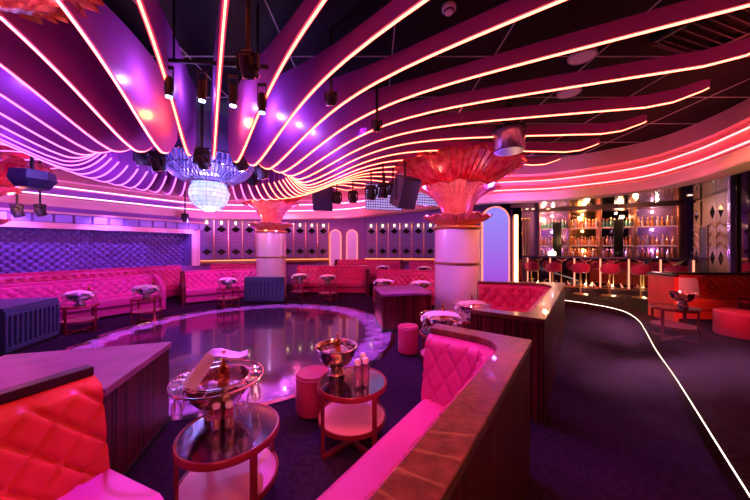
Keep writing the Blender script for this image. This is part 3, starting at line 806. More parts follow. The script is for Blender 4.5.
# consoles
def console(label, poly, h, m, top, slats=False, cat='console'):
    cx = sum(p[0] for p in poly)/len(poly); cy = sum(p[1] for p in poly)/len(poly)
    r = thing('service_console', label, cat, (cx, cy, 0))
    def grow(k): return [(cx+(p[0]-cx)*k, cy+(p[1]-cy)*k) for p in poly]
    MB().prism(grow(.98), .0, h-.05).build('body', m, r, world=True, bevel=.004)
    MB().prism(grow(1.01), h-.05, h).build('top', top, r, world=True, bevel=.006)
    MB().prism(grow(1.0), 0, .05).build('plinth', M['black'], r, world=True)
    if slats:
        a = Vector(poly[0]); b = Vector(poly[1]); L = (b-a).length; d = (b-a)/L; nn = Vector((d.y, -d.x))
        c0 = Vector((cx, cy))
        if (a-c0).dot(nn) < 0: nn = -nn
        ang = atan2(d.y, d.x)
        for z, hh in ((.09, .07), (h-.09, .08)):
            q = a+d*L/2+nn*.012; MB().bbox((q.x, q.y, z), (L, .03, hh), ang, .005).build('rail', m, r, world=True)
        n = slats
        for i in range(n+1):
            q = a+d*(L*(i+.0)/n*.96+.02*L)+nn*.014; MB().bbox((q.x, q.y, h/2), (L/n*.42, .035, h-.2), ang, .005).build('slat', m, r, world=True)
    return r
console('large dark wooden console with plum top between the vermilion booth and the dance floor', [(-1.66, 1.72), (-1.876, 2.575), (-2.98, 2.26), (-2.75, 1.42)], .73, M['wood'], M['countertop'])
console('square dark wooden console with plum top standing before the second column', [(.13, 5.24), (1.1, 5.42), (1.0, 6.5), (-.02, 6.3)], .72, M['wood'], M['countertop'])
console('navy console with upright slats by the long pink booth', [(-5.38, 4.05), (-5.64, 4.98), (-6.75, 4.72), (-6.45, 3.72)], .71, M['slat'], M['slatTop'] if 'slatTop' in M else M['gridpanel2'] if 'gridpanel2' in M else M['slat'], slats=11)
console('navy slatted console below the first column', [(-3.72, 7.98), (-2.6, 8.0), (-2.6, 8.12), (-3.72, 8.1)], .74, M['slat'], M['slat'], slats=10)

# ------------------------------------------------------------------ tables, poufs
def table_proto():
    r = thing('cocktail_table', 'x', 'table')
    MB().lathe([(.001, .478), (.285, .478), (.29, .49), (.285, .5), (.001, .5)], 56, cap=False).build('table_top', M['tabletop'], r, smooth=True)
    MB().lathe([(.287, .468), (.305, .468), (.305, .5), (.3, .506), (.287, .503)], 56, closed=True).build('rim', M['tablered'], r, smooth=True)
    MB().lathe([(.001, .205), (.28, .205), (.29, .215), (.28, .225), (.001, .225)], 48, cap=False).build('shelf', M['shelf'], r, smooth=True)
    MB().lathe([(.285, .195), (.297, .195), (.297, .228), (.285, .228)], 48, closed=True).build('shelf_rim', M['tablered'], r, smooth=True)
    for i in range(4):
        a = pi/2*i; MB().bbox((.298*cos(a), .298*sin(a), .235), (.014, .045, .47), a, .003).build('leg', M['tablered'], r)
    for i in range(2): MB().bbox((0, 0, .0125+i*.001), (.59, .045, .025), pi/2*i, .003).build('foot_bar', M['tablered'], r)
    return r
tp = table_proto(); tfirst = True
def table(x, y, label, rz=.4, z=0):
    global tfirst
    if tfirst: tp.location = (x, y, z); tp.rotation_euler[2] = rz; tp['label'] = label; tp['group'] = 'round two-tier cocktail tables'; tfirst = False; return tp
    return dup(tp, (x, y, z), rz, label, 'round two-tier cocktail tables')
M['wire'] = mat('pink_chrome_wire', (.85, .7, .75), .12, metal=1)
def bowl(x, y, z, label, m='bronze', rim_r=.18, hgt=.24):
    r = thing('punch_bowl', label, 'ice bowl', (x, y, z), random.random(), 'footed ice bowls')
    k = rim_r/.18; q = hgt/.24
    P = [(.001, 0), (.075, 0), (.082, .012), (.07, .024), (.078, .036), (.066, .05), (.05, .06), (.075, .075), (.12, .10), (.155, .145), (.17, .19), (.175, .225), (.186, .24), (.18, .243), (.168, .23), (.16, .19), (.145, .15), (.1, .11), (.001, .095)]
    MB().lathe([(a*k, b*q) for a, b in P], 40, cap=False).build('bowl', M[m], r, smooth=True)
    MB().tube([(.187*k*cos(2*pi*i/40), .187*k*sin(2*pi*i/40), .242*q) for i in range(40)], .006, 6, closed=True).build('rim_bead', M['wire'], r, smooth=True)
    return r
def flute(x, y, z, label, s=1, up=False, group='hanging champagne glasses'):
    # stemmed glass hanging upside down from a rack; z = foot height
    prof = [(.001, .0), (.032, .002), (.032, .005), (.008, .012), (.004, .03), (.004, .075), (.012, .085), (.026, .105), (.031, .13), (.03, .165), (.028, .19), (.026, .19), (.028, .165), (.029, .13), (.024, .107), (.001, .09)]
    g = 1 if up else -1
    o = MB().lathe([(a*s, b*s*g) for a, b in prof], 16, cap=False).build('champagne_glass', M['glass'], smooth=True)
    o.location = (x, y, z); tag(o, label, 'glass', group); return o
def rack(x, y, z, label, rr=.29):
    r = thing('glass_rack', label, 'glass rack', (x, y, z), 0, 'wire glass racks on the ice bowls')
    MB().tube([(rr*cos(2*pi*i/48), rr*sin(2*pi*i/48), 0) for i in range(48)], .006, 6, closed=True).build('outer_wire', M['wire'], r, smooth=True)
    MB().tube([(rr*.68*cos(2*pi*i/48), rr*.68*sin(2*pi*i/48), 0) for i in range(48)], .006, 6, closed=True).build('inner_wire', M['wire'], r, smooth=True)
    for i in range(4):
        a = 2*pi*i/4+.2; MB().tube([(rr*.66*cos(a), rr*.66*sin(a), 0), (rr*cos(a), rr*sin(a), 0)], .004, 5).build('spoke', M['wire'], r)
    return r
def napkin(x, y, z, label, s=1., rz=0., two=True):
    # folded cloth draped out of the bowl over the bottle neck
    m = MB()
    def ribbon(pts, ws, th=.012):
        vs = []; n = len(pts)
        for i, (p, w_) in enumerate(zip(pts, ws)):
            p = Vector(p); a = Vector(pts[max(i-1, 0)]); b = Vector(pts[min(i+1, n-1)]); t = (b-a).normalized(); sd = t.cross(Vector((0, 0, 1))).normalized(); up = sd.cross(t)
            for k in range(7):
                q = (k/6-.5)*2; wv = .012*sin(q*4+i*.5)*s
                vs.append(p+sd*w_*.5*q+up*(wv-.02*q*q*s))
            for k in range(6, -1, -1):
                q = (k/6-.5)*2; wv = .012*sin(q*4+i*.5)*s
                vs.append(p+sd*w_*.5*q+up*(wv-.02*q*q*s-th*s))
        fs = []
        for i in range(n-1):
            for k in range(14): fs.append((i*14+k, i*14+(k+1) % 14, (i+1)*14+(k+1) % 14, (i+1)*14+k))
        fs += [tuple(range(14)), tuple((n-1)*14+k for k in range(13, -1, -1))]
        m.add(vs, fs)
    if two:
        P = [(-.15, -.09, .02), (-.12, -.065, .07), (-.085, -.03, .12), (-.05, -.01, .165), (-.02, .0, .185), (.02, .01, .175), (.07, .02, .15), (.12, .03, .135), (.165, .03, .15)]
        ribbon([tuple(Vector(p)*s) for p in P], [w_*s for w_ in (.12, .115, .105, .10, .10, .10, .10, .095, .08)])
    else:
        P = [(-.25, .02, -.075), (-.225, .01, -.015), (-.18, 0, .02), (-.1, 0, .036), (0, 0, .045), (.09, 0, .038), (.17, 0, .024), (.22, .01, -.01), (.24, .02, -.05)]
        ribbon([tuple(Vector(p)*s) for p in P], [w_*s for w_ in (.09, .12, .13, .14, .14, .13, .12, .1, .07)])
    o = m.build('napkin', M['napkin'], smooth=True); o.location = (x, y, z); o.rotation_euler[2] = rz
    tag(o, label, 'napkin', 'white napkins on the ice bowls'); return o
def bottle(x, y, z, label, s=1., m='glassa', group=None, nm='bottle', tilt=0, parts=True):
    r = thing(nm, label, 'bottle', (x, y, z), 0, group) if parts else None
    prof = [(.001, 0), (.036, 0), (.039, .006), (.039, .16), (.034, .19), (.018, .215), (.013, .235), (.013, .29)]
    mb = MB().lathe([(a*s, b*s) for a, b in prof], 16, cap=True)
    if not parts:
        o = mb.build(nm, M[m], smooth=True); o.location = (x, y, z); tag(o, label, 'bottle', group); return o
    mb.build('body', M[m], r, smooth=True)
    MB().lathe([(a*s, b*s) for a, b in ((.001, .27), (.0155, .27), (.0165, .305), (.015, .312), (.001, .312))], 14, cap=False).build('foil_cap', M['gold'], r, smooth=True)
    r.rotation_euler = (tilt, 0, 0)
    return r
def decanter(x, y, z, label, hgt=.16, r0=.026, group='small glass bottles'):
    r = thing('glass_bottle', label, 'glass bottle', (x, y, z), 0, group); k = hgt/.16; q = r0/.026
    prof = [(.001, 0), (.024, 0), (.026, .006), (.026, .1), (.022, .115), (.018, .122), (.018, .13), (.016, .13), (.02, .113), (.0235, .1), (.0235, .012), (.001, .01)]
    MB().lathe([(a*q, b*k) for a, b in prof], 20, cap=False).build('body', M['glassp'], r, smooth=True)
    MB().lathe([(a*q, b*k) for a, b in ((.001, .128), (.019, .128), (.022, .138), (.022, .152), (.016, .16), (.001, .16))], 20, cap=False).build('stopper', M['sign'], r, smooth=True)
    MB().lathe([(a*q, b*k) for a, b in ((.001, .012), (.0225, .012), (.0225, .07), (.001, .07))], 16, cap=False).build('contents', M['liquid'], r, smooth=True)
    return r
M['glassp'] = glass('pinkish_glass', (1, .9, .95), .03, .6, (.95, .88, .9))
M['liquid'] = petal('rose_liquid', (.8, .2, .3), (.9, .4, .45), .3)
M['ice'] = petal('ice', (.8, .8, .85), (.95, .95, 1), .4)
def pouf(x, y, label, r0=.17, h=.42, z=0):
    r = thing('pouf', label, 'pouf', (x, y, z), 0)
    MB().lathe([(.001, .03), (r0, .03), (r0+.005, .05), (r0+.005, h-.04), (r0-.008, h-.01), (r0-.04, h), (.001, h+.004)], 40, cap=False).build('cushion', M['leather'], r, smooth=True)
    MB().tube([((r0+.004)*cos(2*pi*i/40), (r0+.004)*sin(2*pi*i/40), h-.035) for i in range(40)], .005, 5, closed=True).build('piping', M['leather_p'], r, smooth=True)
    MB().lathe([(.001, 0), (r0-.02, 0), (r0-.02, .03), (.001, .03)], 32, cap=False).build('plinth', M['black'], r)

# table 1 and what stands on it
t1_ = table(-.875, 1.69, 'nearest round two-tier cocktail table, holding the bowl with draped napkin', .9)
t1_.scale = (.93, .93, 1)
bx, by = -1.02, 1.83
bowl(bx, by, .503, 'dark bronze ice bowl with a draped napkin on the nearest cocktail table', 'bronze', .19, .24)
rack(bx, by, .75, 'wire ring holding upturned champagne glasses around the nearest ice bowl', .27)
sidesA = [2.6, 3.0, 3.4, 3.8, -.5, -.1, .3, .7]
for i, a in enumerate(sidesA):
    flute(bx+.225*cos(a), by+.225*sin(a), .757, '%s champagne glass hanging around the nearest bowl, counted from the console side' % nth(i))
bottle(bx+.02, by+.02, .63, 'amber champagne bottle under the draped napkin in the nearest bowl', .92, 'glassa')
napkin(bx-.01, by-.0, .735, 'white napkin draped over the bottle in the nearest bowl', 1.05, .25)
for i, (x, y, d) in enumerate(((-.955, 1.715, 'nearest the bowl on the console side'), (-.885, 1.73, 'on the side away from the console'), (-.925, 1.80, 'standing behind the other two'))):
    decanter(x, y-.03 if i < 2 else y-.02, .503, 'small stoppered glass bottle on the nearest table, '+d, .16, .026)
def ice(x, y, z, label):
    m = MB()
    for q in range(34):
        a = random.random()*6.28; r_ = .13*random.random()**.5
        R3 = Matrix.Rotation(random.random()*3, 3, 'X') @ Matrix.Rotation(random.random()*3, 3, 'Z')
        m.bbox((r_*cos(a), r_*sin(a), random.random()*.03+.03*(1-r_/.13)), (.034, .034, .034), 0, .006, R3)
    o = m.build('ice_cubes', M['ice']); o.location = (x, y, z); o['kind'] = 'stuff'; tag(o, label, 'ice')
ice(bx, by, .65, 'ice cubes heaped in the nearest bowl under the napkin')
ice(-.335, 2.42, .66, 'ice cubes heaped in the hammered bowl by the pouf')
# table 2
table(-.187, 2.30, 'round cocktail table beside the small red pouf, holding a bowl without napkin', .72)
bowl(-.335, 2.42, .503, 'hammered bronze ice bowl on the table by the small red pouf', 'bronze', .17, .24)
bottle(-.325, 2.44, .60, 'upright bottle standing in the hammered bowl without napkin', .8, 'glassa')
for (x, y, d) in ((-.135, 2.19, 'nearest the bowl'), (-.075, 2.22, 'at the rim side'), (-.10, 2.32, 'standing behind the pair')):
    decanter(x, y, .503, 'tall stoppered glass bottle on the table by the pouf, '+d, .22, .03, 'tall glass bottles on the second table')
pouf(-.60, 2.72, 'small red leather pouf behind the second cocktail table', .16, .40)
pouf(.50, 4.22, 'small red leather pouf in front of the square wooden console', .15, .43)
pouf(5.9, 4.5, 'broad red pouf on the raised platform beside the cocktail table', .30, .42, .15)
# the other tables
others = [
 (.86, 3.62, 0, 'behind the arm of the nearest booth'), (1.5, 4.35, 0, 'in front of the second column inside the red booth'),
 (-5.62, 5.33, 0, 'before the long pink booth, nearer the navy console'), (-4.98, 6.1, 0, 'before the end of the long pink booth'),
 (-3.98, 7.6, 0, 'before the dark-ended pink booth'), (-2.33, 8.75, 0, 'beside the first column'), (-1.42, 8.45, 0, 'between the first column and the arched booth'),
 (.22, 7.3, 0, 'behind the square console, nearer the dance floor'), (1.12, 6.9, 0, 'behind the square console, nearer the second column'),
 (-.45, 10.4, .15, 'on the raised tier, nearer the dark booth end'), (.3, 10.4, .15, 'on the raised tier, nearer the middle'), (1.75, 9.9, .15, 'on the raised tier beside the second column'), (2.5, 9.75, .15, 'on the raised tier farther behind the second column'),
 (-5.75, 8.7, 0, 'in the gap between the two pink booths'), (*WL(.9, .97), 0, 'in front of the wall booth, middle'), (*WL(-.6, .97), 0, 'in front of the wall booth, nearer the camera'),
]
for k, (x, y, z, d) in enumerate(others):
    table(x, y, 'red round two-tier cocktail table '+d, random.random()*1.5, z)
    near = y < 5
    bowl(x, y, z+.503, 'silver ice bowl on the table '+d, 'steel', .2 if not near else .18, .2)
    rack(x, y, z+.72, 'wire glass rack '+d, .28)
    for i in range(8 if near else 6):
        a = 2*pi*i/(8 if near else 6)+.3+k
        if near: flute(x+.235*cos(a), y+.235*sin(a), z+.727, 'champagne glass hanging from the rack '+d, 1, False)
        else: flute(x+.235*cos(a), y+.235*sin(a), z+.727, 'champagne glass hanging from the rack '+d, 1, False, 'hanging glasses '+d)
    bottle(x+.05, y+.13, z+.58, 'dark bottle in the ice bowl '+d, .9, 'glassa')
    napkin(x, y-.02, z+.722, 'white napkin on the bowl '+d, 1.05, random.uniform(-.3, .3), False)
    if near:
        for i, (ex, ey) in enumerate(((.13, -.2), (.2, -.14))):
            decanter(x+ex, y+ey, z+.503, 'small glass bottle %s, %s' % (('nearer the rim', 'nearer the bowl')[i], d), .17, .028)
for (x, y, z, d) in ((4.72, 4.42, .15, 'on the raised platform before the salmon booth'), (6.75, 4.85, .15, 'on the raised platform behind the broad pouf')):
    table(x, y, 'red round two-tier cocktail table '+d, .3, z)
bowl(5.0, 5.0-.45, .653, 'glass-ringed ice bowl on the platform table before the salmon booth', 'steel', .16, .2)
o = MB().bbox((0, 0, .19), (.5, .1, .38), 0, .04).build('light_patch_block', M['napkinp'] if 'napkinp' in M else M['napkin'], smooth=True)  # solid block standing in for a rectangle of projected light
o.location = (6.22, 5.6, .6); o.rotation_euler = (-.15, 0, -.1); tag(o, 'square pale lilac light patch built as a block on the salmon booth back', 'cushion')

# ------------------------------------------------------------------ bar
B0 = (5.3, 9.76, .15); brz = atan2(-.475, .88)
def bl(x, y, z): # bar-local to world
    c, s = cos(brz), sin(brz); return (B0[0]+x*c-y*s, B0[1]+x*s+y*c, B0[2]+z)
r = thing('bar_counter', 'long mirrored bar counter with dark top and glowing upright light strips', 'bar counter', B0, brz)
BL = 4.25
MB().bbox((BL/2, .35, .55), (BL, .5, 1.08), 0, .01).build('body', M['mirror'], r)
MB().bbox((BL/2-.05, .2, 1.12), (BL+.25, .72, .06), 0, .015).build('counter_top', M['blackgloss'], r)
MB().bbox((BL/2-.05, -.165, 1.115), (BL+.25, .012, .05), 0, .004).build('top_edge', M['violetmetal'], r)
MB().bbox((BL/2, .06, .07), (BL, .12, .14), 0, .01).build('kick_plinth', M['darkledge'], r)
ts = [.0, .67, 1.345, 2.02, 2.71, 3.42, 4.1]
for t in ts: MB().bbox((t+.02, .08, .62), (.035, .04, .92), 0, .01).build('light_strip', M['ledbar'], r)
for i in range(len(ts)-1):
    c = (ts[i]+ts[i+1])/2; 
    for sx_ in (-1, 1):
        d = MB(); x0 = c+sx_*.16; d.add([(x0-.09, .095, .2), (x0, .095, .1), (x0+.09, .095, .2), (x0, .095, .34), (x0, .03, .2)], [(0, 1, 4), (1, 2, 4), (2, 3, 4), (3, 0, 4), (3, 2, 1, 0)])
        d.build('mirror_diamond', M['chrome'], r)
    d = MB(); d.add([(c-.2, .095, 1.08), (c+.2, .095, 1.08), (c, .095, .86), (c, .05, 1.02)], [(0, 1, 3), (1, 2, 3), (2, 0, 3), (2, 1, 0)]); d.build('mirror_triangle', M['chrome'], r)
    MB().bbox((c, .08, .6), (.02, .03, .9), 0, .004).build('gold_divider', M['gold'], r)
    u = MB().lathe([(.001, 0), (.03, 0), (.035, .03), (.001, .03)], 14, (c, .01, .14), cap=False).build('uplight', M['ledw2'] if 'ledw2' in M else M['ledw'], r)
tag(MB().tube([bl(0, -.12, .17), bl(BL, -.12, .17)], .02, 8).build('foot_rail', M['gold']), 'brass foot rail running low along the front of the bar', 'foot rail')
# stools
def stool_proto():
    r = thing('bar_stool', 'x', 'bar stool')
    MB().lathe([(.001, 0), (.2, 0), (.2, .015), (.03, .04), (.001, .04)], 28, cap=False).build('base', M['gold'], r, smooth=True)
    MB().lathe([(.022, .03), (.022, .66)], 14).build('stem', M['gold'], r, smooth=True)
    MB().tube([(.14*cos(2*pi*i/28), .14*sin(2*pi*i/28), .28) for i in range(28)], .01, 6, closed=True).build('foot_ring', M['gold'], r, smooth=True)
    for i in range(2): MB().tube([(-.14*cos(i*pi/2), -.14*sin(i*pi/2), .28), (.14*cos(i*pi/2), .14*sin(i*pi/2), .28)], .007, 5).build('ring_spoke', M['gold'], r)
    MB().lathe([(.001, .66), (.17, .66), (.2, .68), (.21, .72), (.2, .755), (.16, .77), (.001, .772)], 32, cap=False).build('seat', M['leather'], r, smooth=True)
    m = MB(); vs = []; n = 22
    for i in range(n+1):
        a = pi+pi*i/n; e = sin(pi*i/n)**.5
        for rr in (.19, .235):
            for z in (.72, .80+.17*e): vs.append((rr*cos(a), rr*sin(a), z))
    fs = []
    for i in range(n):
        b = 4*i; fs += [(b, b+1, b+5, b+4), (b+2, b+6, b+7, b+3), (b+1, b+3, b+7, b+5), (b, b+4, b+6, b+2)]
    fs += [(0, 2, 3, 1), (4*n, 4*n+1, 4*n+3, 4*n+2)]
    m.add(vs, fs).build('backrest', M['leather'], r, smooth=False, bevel=.006)
    return r
sp_ = stool_proto()
for i, (t, yy) in enumerate(((.12, -.5), (.72, -.55), (1.45, -.5), (2.15, -.5), (2.85, -.5), (3.55, -.52))):
    l = bl(t, yy, 0); lab = '%s red round-backed bar stool along the bar, counted from the light post' % nth(i)
    if i == 0: sp_.location = l; sp_.rotation_euler[2] = brz; sp_['label'] = lab; sp_['group'] = 'red bar stools'
    else: dup(sp_, l, brz+random.uniform(-.2, .2), lab, 'red bar stools')
# back bar
r = thing('back_bar', 'tall mirrored back bar with lit shelves and gold uprights', 'shelving', bl(0, 1.75, 0), brz)
M['bronzeup'] = mat('dark_bronze', (.35, .16, .1), .3, metal=.9)
M['amberback'] = mat('amber_mirror', (.75, .42, .2), .12, metal=1)
M['violetback'] = mat('violet_mirror', (.45, .25, .6), .15, metal=.8)
bays = [.45, 1.42, 2.36, 3.32, 4.4]
MB().bbox(((.45+4.4)/2, .12, .52), (3.95, .5, 1.04), 0, .01).build('cabinet', M['wood'], r)
MB().bbox(((.45+4.4)/2, .1, 1.06), (4.0, .56, .04), 0, .01).build('worktop', M['blackgloss'], r)
MB().bbox(((.45+4.4)/2, .12, 2.86), (4.0, .5, .1), 0, .01).build('canopy', M['darkledge'], r)
for i in range(4):
    c = (bays[i]+bays[i+1])/2; wdt = bays[i+1]-bays[i]-.06
    MB().bbox((c, .34, 1.95), (wdt, .03, 1.74), 0, .004).build('mirror_back', M['amberback'] if i == 1 else M['violetback'] if i != 2 else M['mirror'], r)
    for z in (1.5, 2.16): MB().bbox((c, .2, z), (wdt, .28, .02), 0, .004).build('shelf', M['shelfglass'] if 'shelfglass' in M else M['stone'], r)
    for z in (1.485, 2.145): MB().bbox((c, .052, z), (wdt, .012, .012), 0, .002).build('shelf_light', M['ledshelf'], r)
for b_ in bays: MB().bbox((b_, .18, 1.95), (.06, .34, 1.74), 0, .006).build('upright', M['bronzeup'], r)
MB().bbox((1.02, -.01, 1.75), (.28, .1, 1.3), 0, .01).build('dark_pier', M['blackgloss'], r)
MB().bbox((2.85, -.01, 1.75), (.26, .1, 1.3), 0, .01).build('dark_pier', M['blackgloss'], r)
bayn = ['bay nearest that post', 'amber bay', 'dark mirrored bay', 'violet bay at the far end']
shn = ['worktop', 'middle shelf', 'top shelf']
bp = {}
M['bottlep'] = petal('pale_bottle', (.8, .6, .8), (.95, .85, .95), .4); M['bottlea'] = petal('amber_bottle_glass', (.7, .22, .06), (.95, .5, .15), .35); M['bottle_greenlit'] = petal('green_lit_bottle', (.03, .4, .25), (.2, .8, .6), .35)
kb = 0
for i in range(4):
    for j, z in enumerate((1.085, 1.515, 2.175)):
        n = 8
        for q in range(n):
            x = bays[i]+.1+(bays[i+1]-bays[i]-.2)*q/(n-1); yb = .14+.06*((q+j) % 2)
            if (abs(x-1.02) < .17 or abs(x-2.85) < .16) and 0: continue
            mt = ['bottlep', 'bottlea', 'bottlea'][(q*7+i*3+j) % 3] if not (j == 2 and i in (0, 2)) else 'bottle_greenlit'  # green light on the top shelf is put into the bottle colour
            sc = .95+.25*((q*5+i+j) % 3)/3
            l = bl(x, 1.75+yb, z)
            nm_ = 'bottle'
            key = (mt,)
            lab = '%s bottle from the light post, %s, %s' % (nth(q), shn[j], bayn[i])
            if key not in bp:
                o = bottle(l[0], l[1], l[2], lab, 1.0, mt, 'bottles on the back bar', 'bottle'); bp[key] = o
            else:
                o = dup(bp[key], l, 0, lab, 'bottles on the back bar')
            o.scale = (sc, sc, sc)
# glasses and a sign on the counter
for q in range(12):
    l = bl(.5+q*.33, .15+.05*(q % 2), 1.153); flute(l[0], l[1], l[2], '%s stemmed glass standing along the bar counter, counted from the light post' % nth(q), .8, True, 'glasses standing on the bar counter')
l = bl(.75, .2, 1.153)
r = thing('menu_box', 'small lit white box standing on the bar counter near the light post', 'sign', l, brz)
MB().bbox((0, 0, .07), (.22, .08, .14), 0, .01).build('shade', M['lampwhite'] if 'lampwhite' in M else M['ledw'], r); MB().bbox((0, 0, .005), (.24, .1, .012), 0, .003).build('base', M['blackgloss'], r)
# wall behind the back bar, diamond wall
def wl(nm, a, b, m, th=.12, z1=3.1):
    a = Vector(a); b = Vector(b); d = (b-a).normalized(); n_ = Vector((-d.y, d.x)); 
    return struct(MB().prism([tuple(a), tuple(b), tuple(b+n_*th), tuple(a+n_*th)], 0.15, z1).build(nm, m))
a = bl(-.6, 2.2, 0); b = bl(4.75, 2.2, 0)
wl('wall_bar', a[:2], b[:2], M['violetwall'])
b2 = Vector(b[:2]); DW1 = Vector((10.25, 8.95)); DW2 = Vector((8.85, 6.85))
M['bronzechev'] = mat('bronze_chevron', (.4, .24, .16), .35)
M['bronzewall'] = mat('bronze_wall', (.2, .11, .09), .45, bump=.1)
wl('wall_right', tuple(DW1), tuple(DW2), M['bronzewall'], .12)
wl('wall_right', tuple(DW2), (8.95, 3.0), M['mirror'], .1)
dd = (DW2-DW1).normalized(); dn = Vector((dd.y, -dd.x)); dn = -dn if dn.x > 0 else dn
ang = atan2(dd.y, dd.x)
if Vector((-sin(ang), cos(ang))).dot(dn) > 0: ang += pi
def dpanel(s, label, w=.5, h=2.85, first=False):
    c = DW1+dd*s+dn*.03
    r = thing('tall_diamond_panel', label, 'wall panel', (c.x, c.y, .15), ang, 'tall diamond panels on the wall by the bar')
    MB().bbox((0, 0, h/2), (w-.02, .04, h), 0, .01).build('board', M['bronzewall'], r)
    for z in (2.42, 1.15):
        d = MB(); s_ = .17; hz = .2
        d.add([(-s_, -.02, z), (0, -.02, z-hz), (s_, -.02, z), (0, -.02, z+hz), (0, -.07, z)], [(0, 1, 4), (1, 2, 4), (2, 3, 4), (3, 0, 4), (3, 2, 1, 0)]); d.build('diamond_stud', M['blackgloss'], r)
    for z in (1.45, 1.72, 2.0):
        c_ = MB()
        for sx in (-1, 1): c_.add([(0, -.02, z+.16), (sx*(w/2-.03), -.02, z), (sx*(w/2-.03), -.02, z-.03), (0, -.02, z+.12), (0, -.05, z+.14), (sx*(w/2-.03), -.05, z-.015)], [(0, 1, 5, 4), (4, 5, 2, 3), (0, 4, 3), (1, 2, 5), (0, 3, 2, 1)])
        c_.build('chevron', M['bronzechev'], r)
for k, s in enumerate((.25, 1.36, 1.86, 2.34)): dpanel(s, ['bronze wall panel with black diamonds in the corner beside the back bar', 'bronze diamond panel beside the dark doorway', 'bronze diamond panel between two others beyond the doorway', 'bronze diamond panel at the outer end of the wall'][k])
c = DW1+dd*.8+dn*.04
r = thing('doorway', 'tall narrow dark doorway in the bronze diamond wall', 'doorway', (c.x, c.y, .15), ang)
MB().bbox((0, 0, 1.0), (.5, .03, 2.0), 0, .005).build('dark_leaf', M['black'], r)
for k in (-1, 1): MB().bbox((k*.27, -.01, 1.02), (.04, .05, 2.04), 0, .005).build('jamb', M['bronzewall'], r)
MB().bbox((0, -.01, 2.06), (.58, .05, .05), 0, .005).build('lintel', M['bronzewall'], r)
c = DW2+dn*.08
r = thing('corner_pillar', 'slim violet mirrored pillar at the outer end of the diamond wall', 'pillar', (c.x, c.y, .15), ang)
MB().bbox((0, 0, 1.45), (.14, .1, 2.9), 0, .01).build('shaft', M['violetmetal'], r); MB().bbox((0, 0, .06), (.18, .14, .12), 0, .01).build('base', M['blackgloss'], r)
# downlights over the bar
k = 0
for (px, py, d) in ((548, 210, 'over the light post end'), (575, 211, 'over the amber bay'), (603, 211, 'before the middle bays'), (627, 209, 'over the dark bay'), (654, 210, 'over the violet bay'), (690, 195, 'nearest the diamond wall'), (527, 213, 'over the slatted screen'), (533, 216, 'behind the slatted screen')):
    Y = F*(3.045-H)/(247-py); Y = min(Y, 10.6); x = (px-375)/F*Y
    r = thing('downlight', 'small bright round downlight '+d, 'downlight', (x, Y, 3.045), 0, 'downlights over the bar')
    MB().lathe([(.001, -.012), (.05, -.012), (.05, -.004), (.001, -.004)], 20, cap=False).build('lens', M['ledw'], r); MB().lathe([(.05, -.015), (.07, -.012), (.07, 0), (.05, 0)], 20, closed=True).build('trim_ring', M['gold'], r)
# ------------------------------------------------------------------ lights
def spotl(loc, tgt, col, power, ang=60, blend=.6, r=.08):
    L = bpy.data.lights.new('spot', 'SPOT'); L.color = col; L.energy = power; L.spot_size = radians(ang); L.spot_blend = blend; L.shadow_soft_size = r; L.specular_factor = .35
    o = bpy.data.objects.new('spot', L); COL.objects.link(o); o.location = loc
    o.rotation_euler = (Vector(tgt)-Vector(loc)).to_track_quat('-Z', 'Y').to_euler(); return o
def pointl(loc, col, power, r=.08):
    L = bpy.data.lights.new('lamp', 'POINT'); L.color = col; L.energy = power; L.shadow_soft_size = r
    o = bpy.data.objects.new('lamp', L); COL.objects.link(o); o.location = loc; return o
VI = (.30, .10, 1); PU = (.55, .1, 1); MG = (1, .06, .62); RD = (1, .1, .05); BL = (.12, .2, 1); AM = (1, .5, .2)
# violet wash on the left wall, from added spots with no modelled fixture
for t in (-3.5, -1.7, .1, 1.9, 3.7):
    a = WL(t, .75); b = WL(t, -.6); spotl((a.x, a.y, 2.5), (b.x, b.y, 1.2), VI, 130, 90, .6, .02)
    a = WL(t, 1.6); b = WL(t, 0); spotl((a.x, a.y, 2.0), (b.x, b.y, 2.85), (.5, .15, 1), 60, 95)
# magenta onto the left booths
for t in (-2.2, .6, 3.0):
    a = WL(t, 3.6); b = WL(t, 1.8); spotl((a.x, a.y, 2.6), (b.x, b.y, .4), (.9, .05, .9), 110, 80)
    b = WL(t, .5); spotl((a.x, a.y, 2.6), (b.x, b.y, .8), MG, 40, 60)
spotl((-3.9, 6.6, 2.6), (-4.9, 8.6, .5), (1, .06, .75), 80, 60)
# chandelier glow and violet light on the fins around it
pointl((CX, CY, 2.15), (.35, .25, 1), 40, .2)
pointl((CX, CY, 2.98), (.45, .35, 1), 60, .2)
pointl((CX, CY-.03, 2.62), (.3, .6, 1), 4, .05)
pointl((CX+.9, CY-.6, 2.6), (.45, .2, 1), 25, .1)
pointl((CX-.9, CY-.6, 2.6), (.45, .2, 1), 25, .1)
for i in range(nf):
    dg = angs[i]+(angs[(i+1) % nf]-angs[i]) % 360/2; a = radians(-dg)
    pw = 0
    if 0 < dg < 75 or dg > 340: pw = 3.5; c_ = (.45, .35, 1)
    elif 90 < dg < 200: pw = 8 if dg > 118 else 2.2; c_ = (.32, .16, 1)
    if pw: pointl((CX+2.2*cos(a), CY+2.2*sin(a), 3.24), c_, pw*(1.9 if dg > 80 else 1.5), .03)
for (x, y) in ((-2.3, 3.25), (-1.62, 3.3)): pointl((x, y, 3.1), (1, .42, .03), 5, .05)
for (px_, py_) in ((-5.6, 3.4), (-5.0, 2.2), (-4.0, 1.6)): spotl((px_, py_, 1.9), (px_+.1, py_+.3, 3.3), (.5, .1, 1), 170 if py_ > 3 else 22, 110)
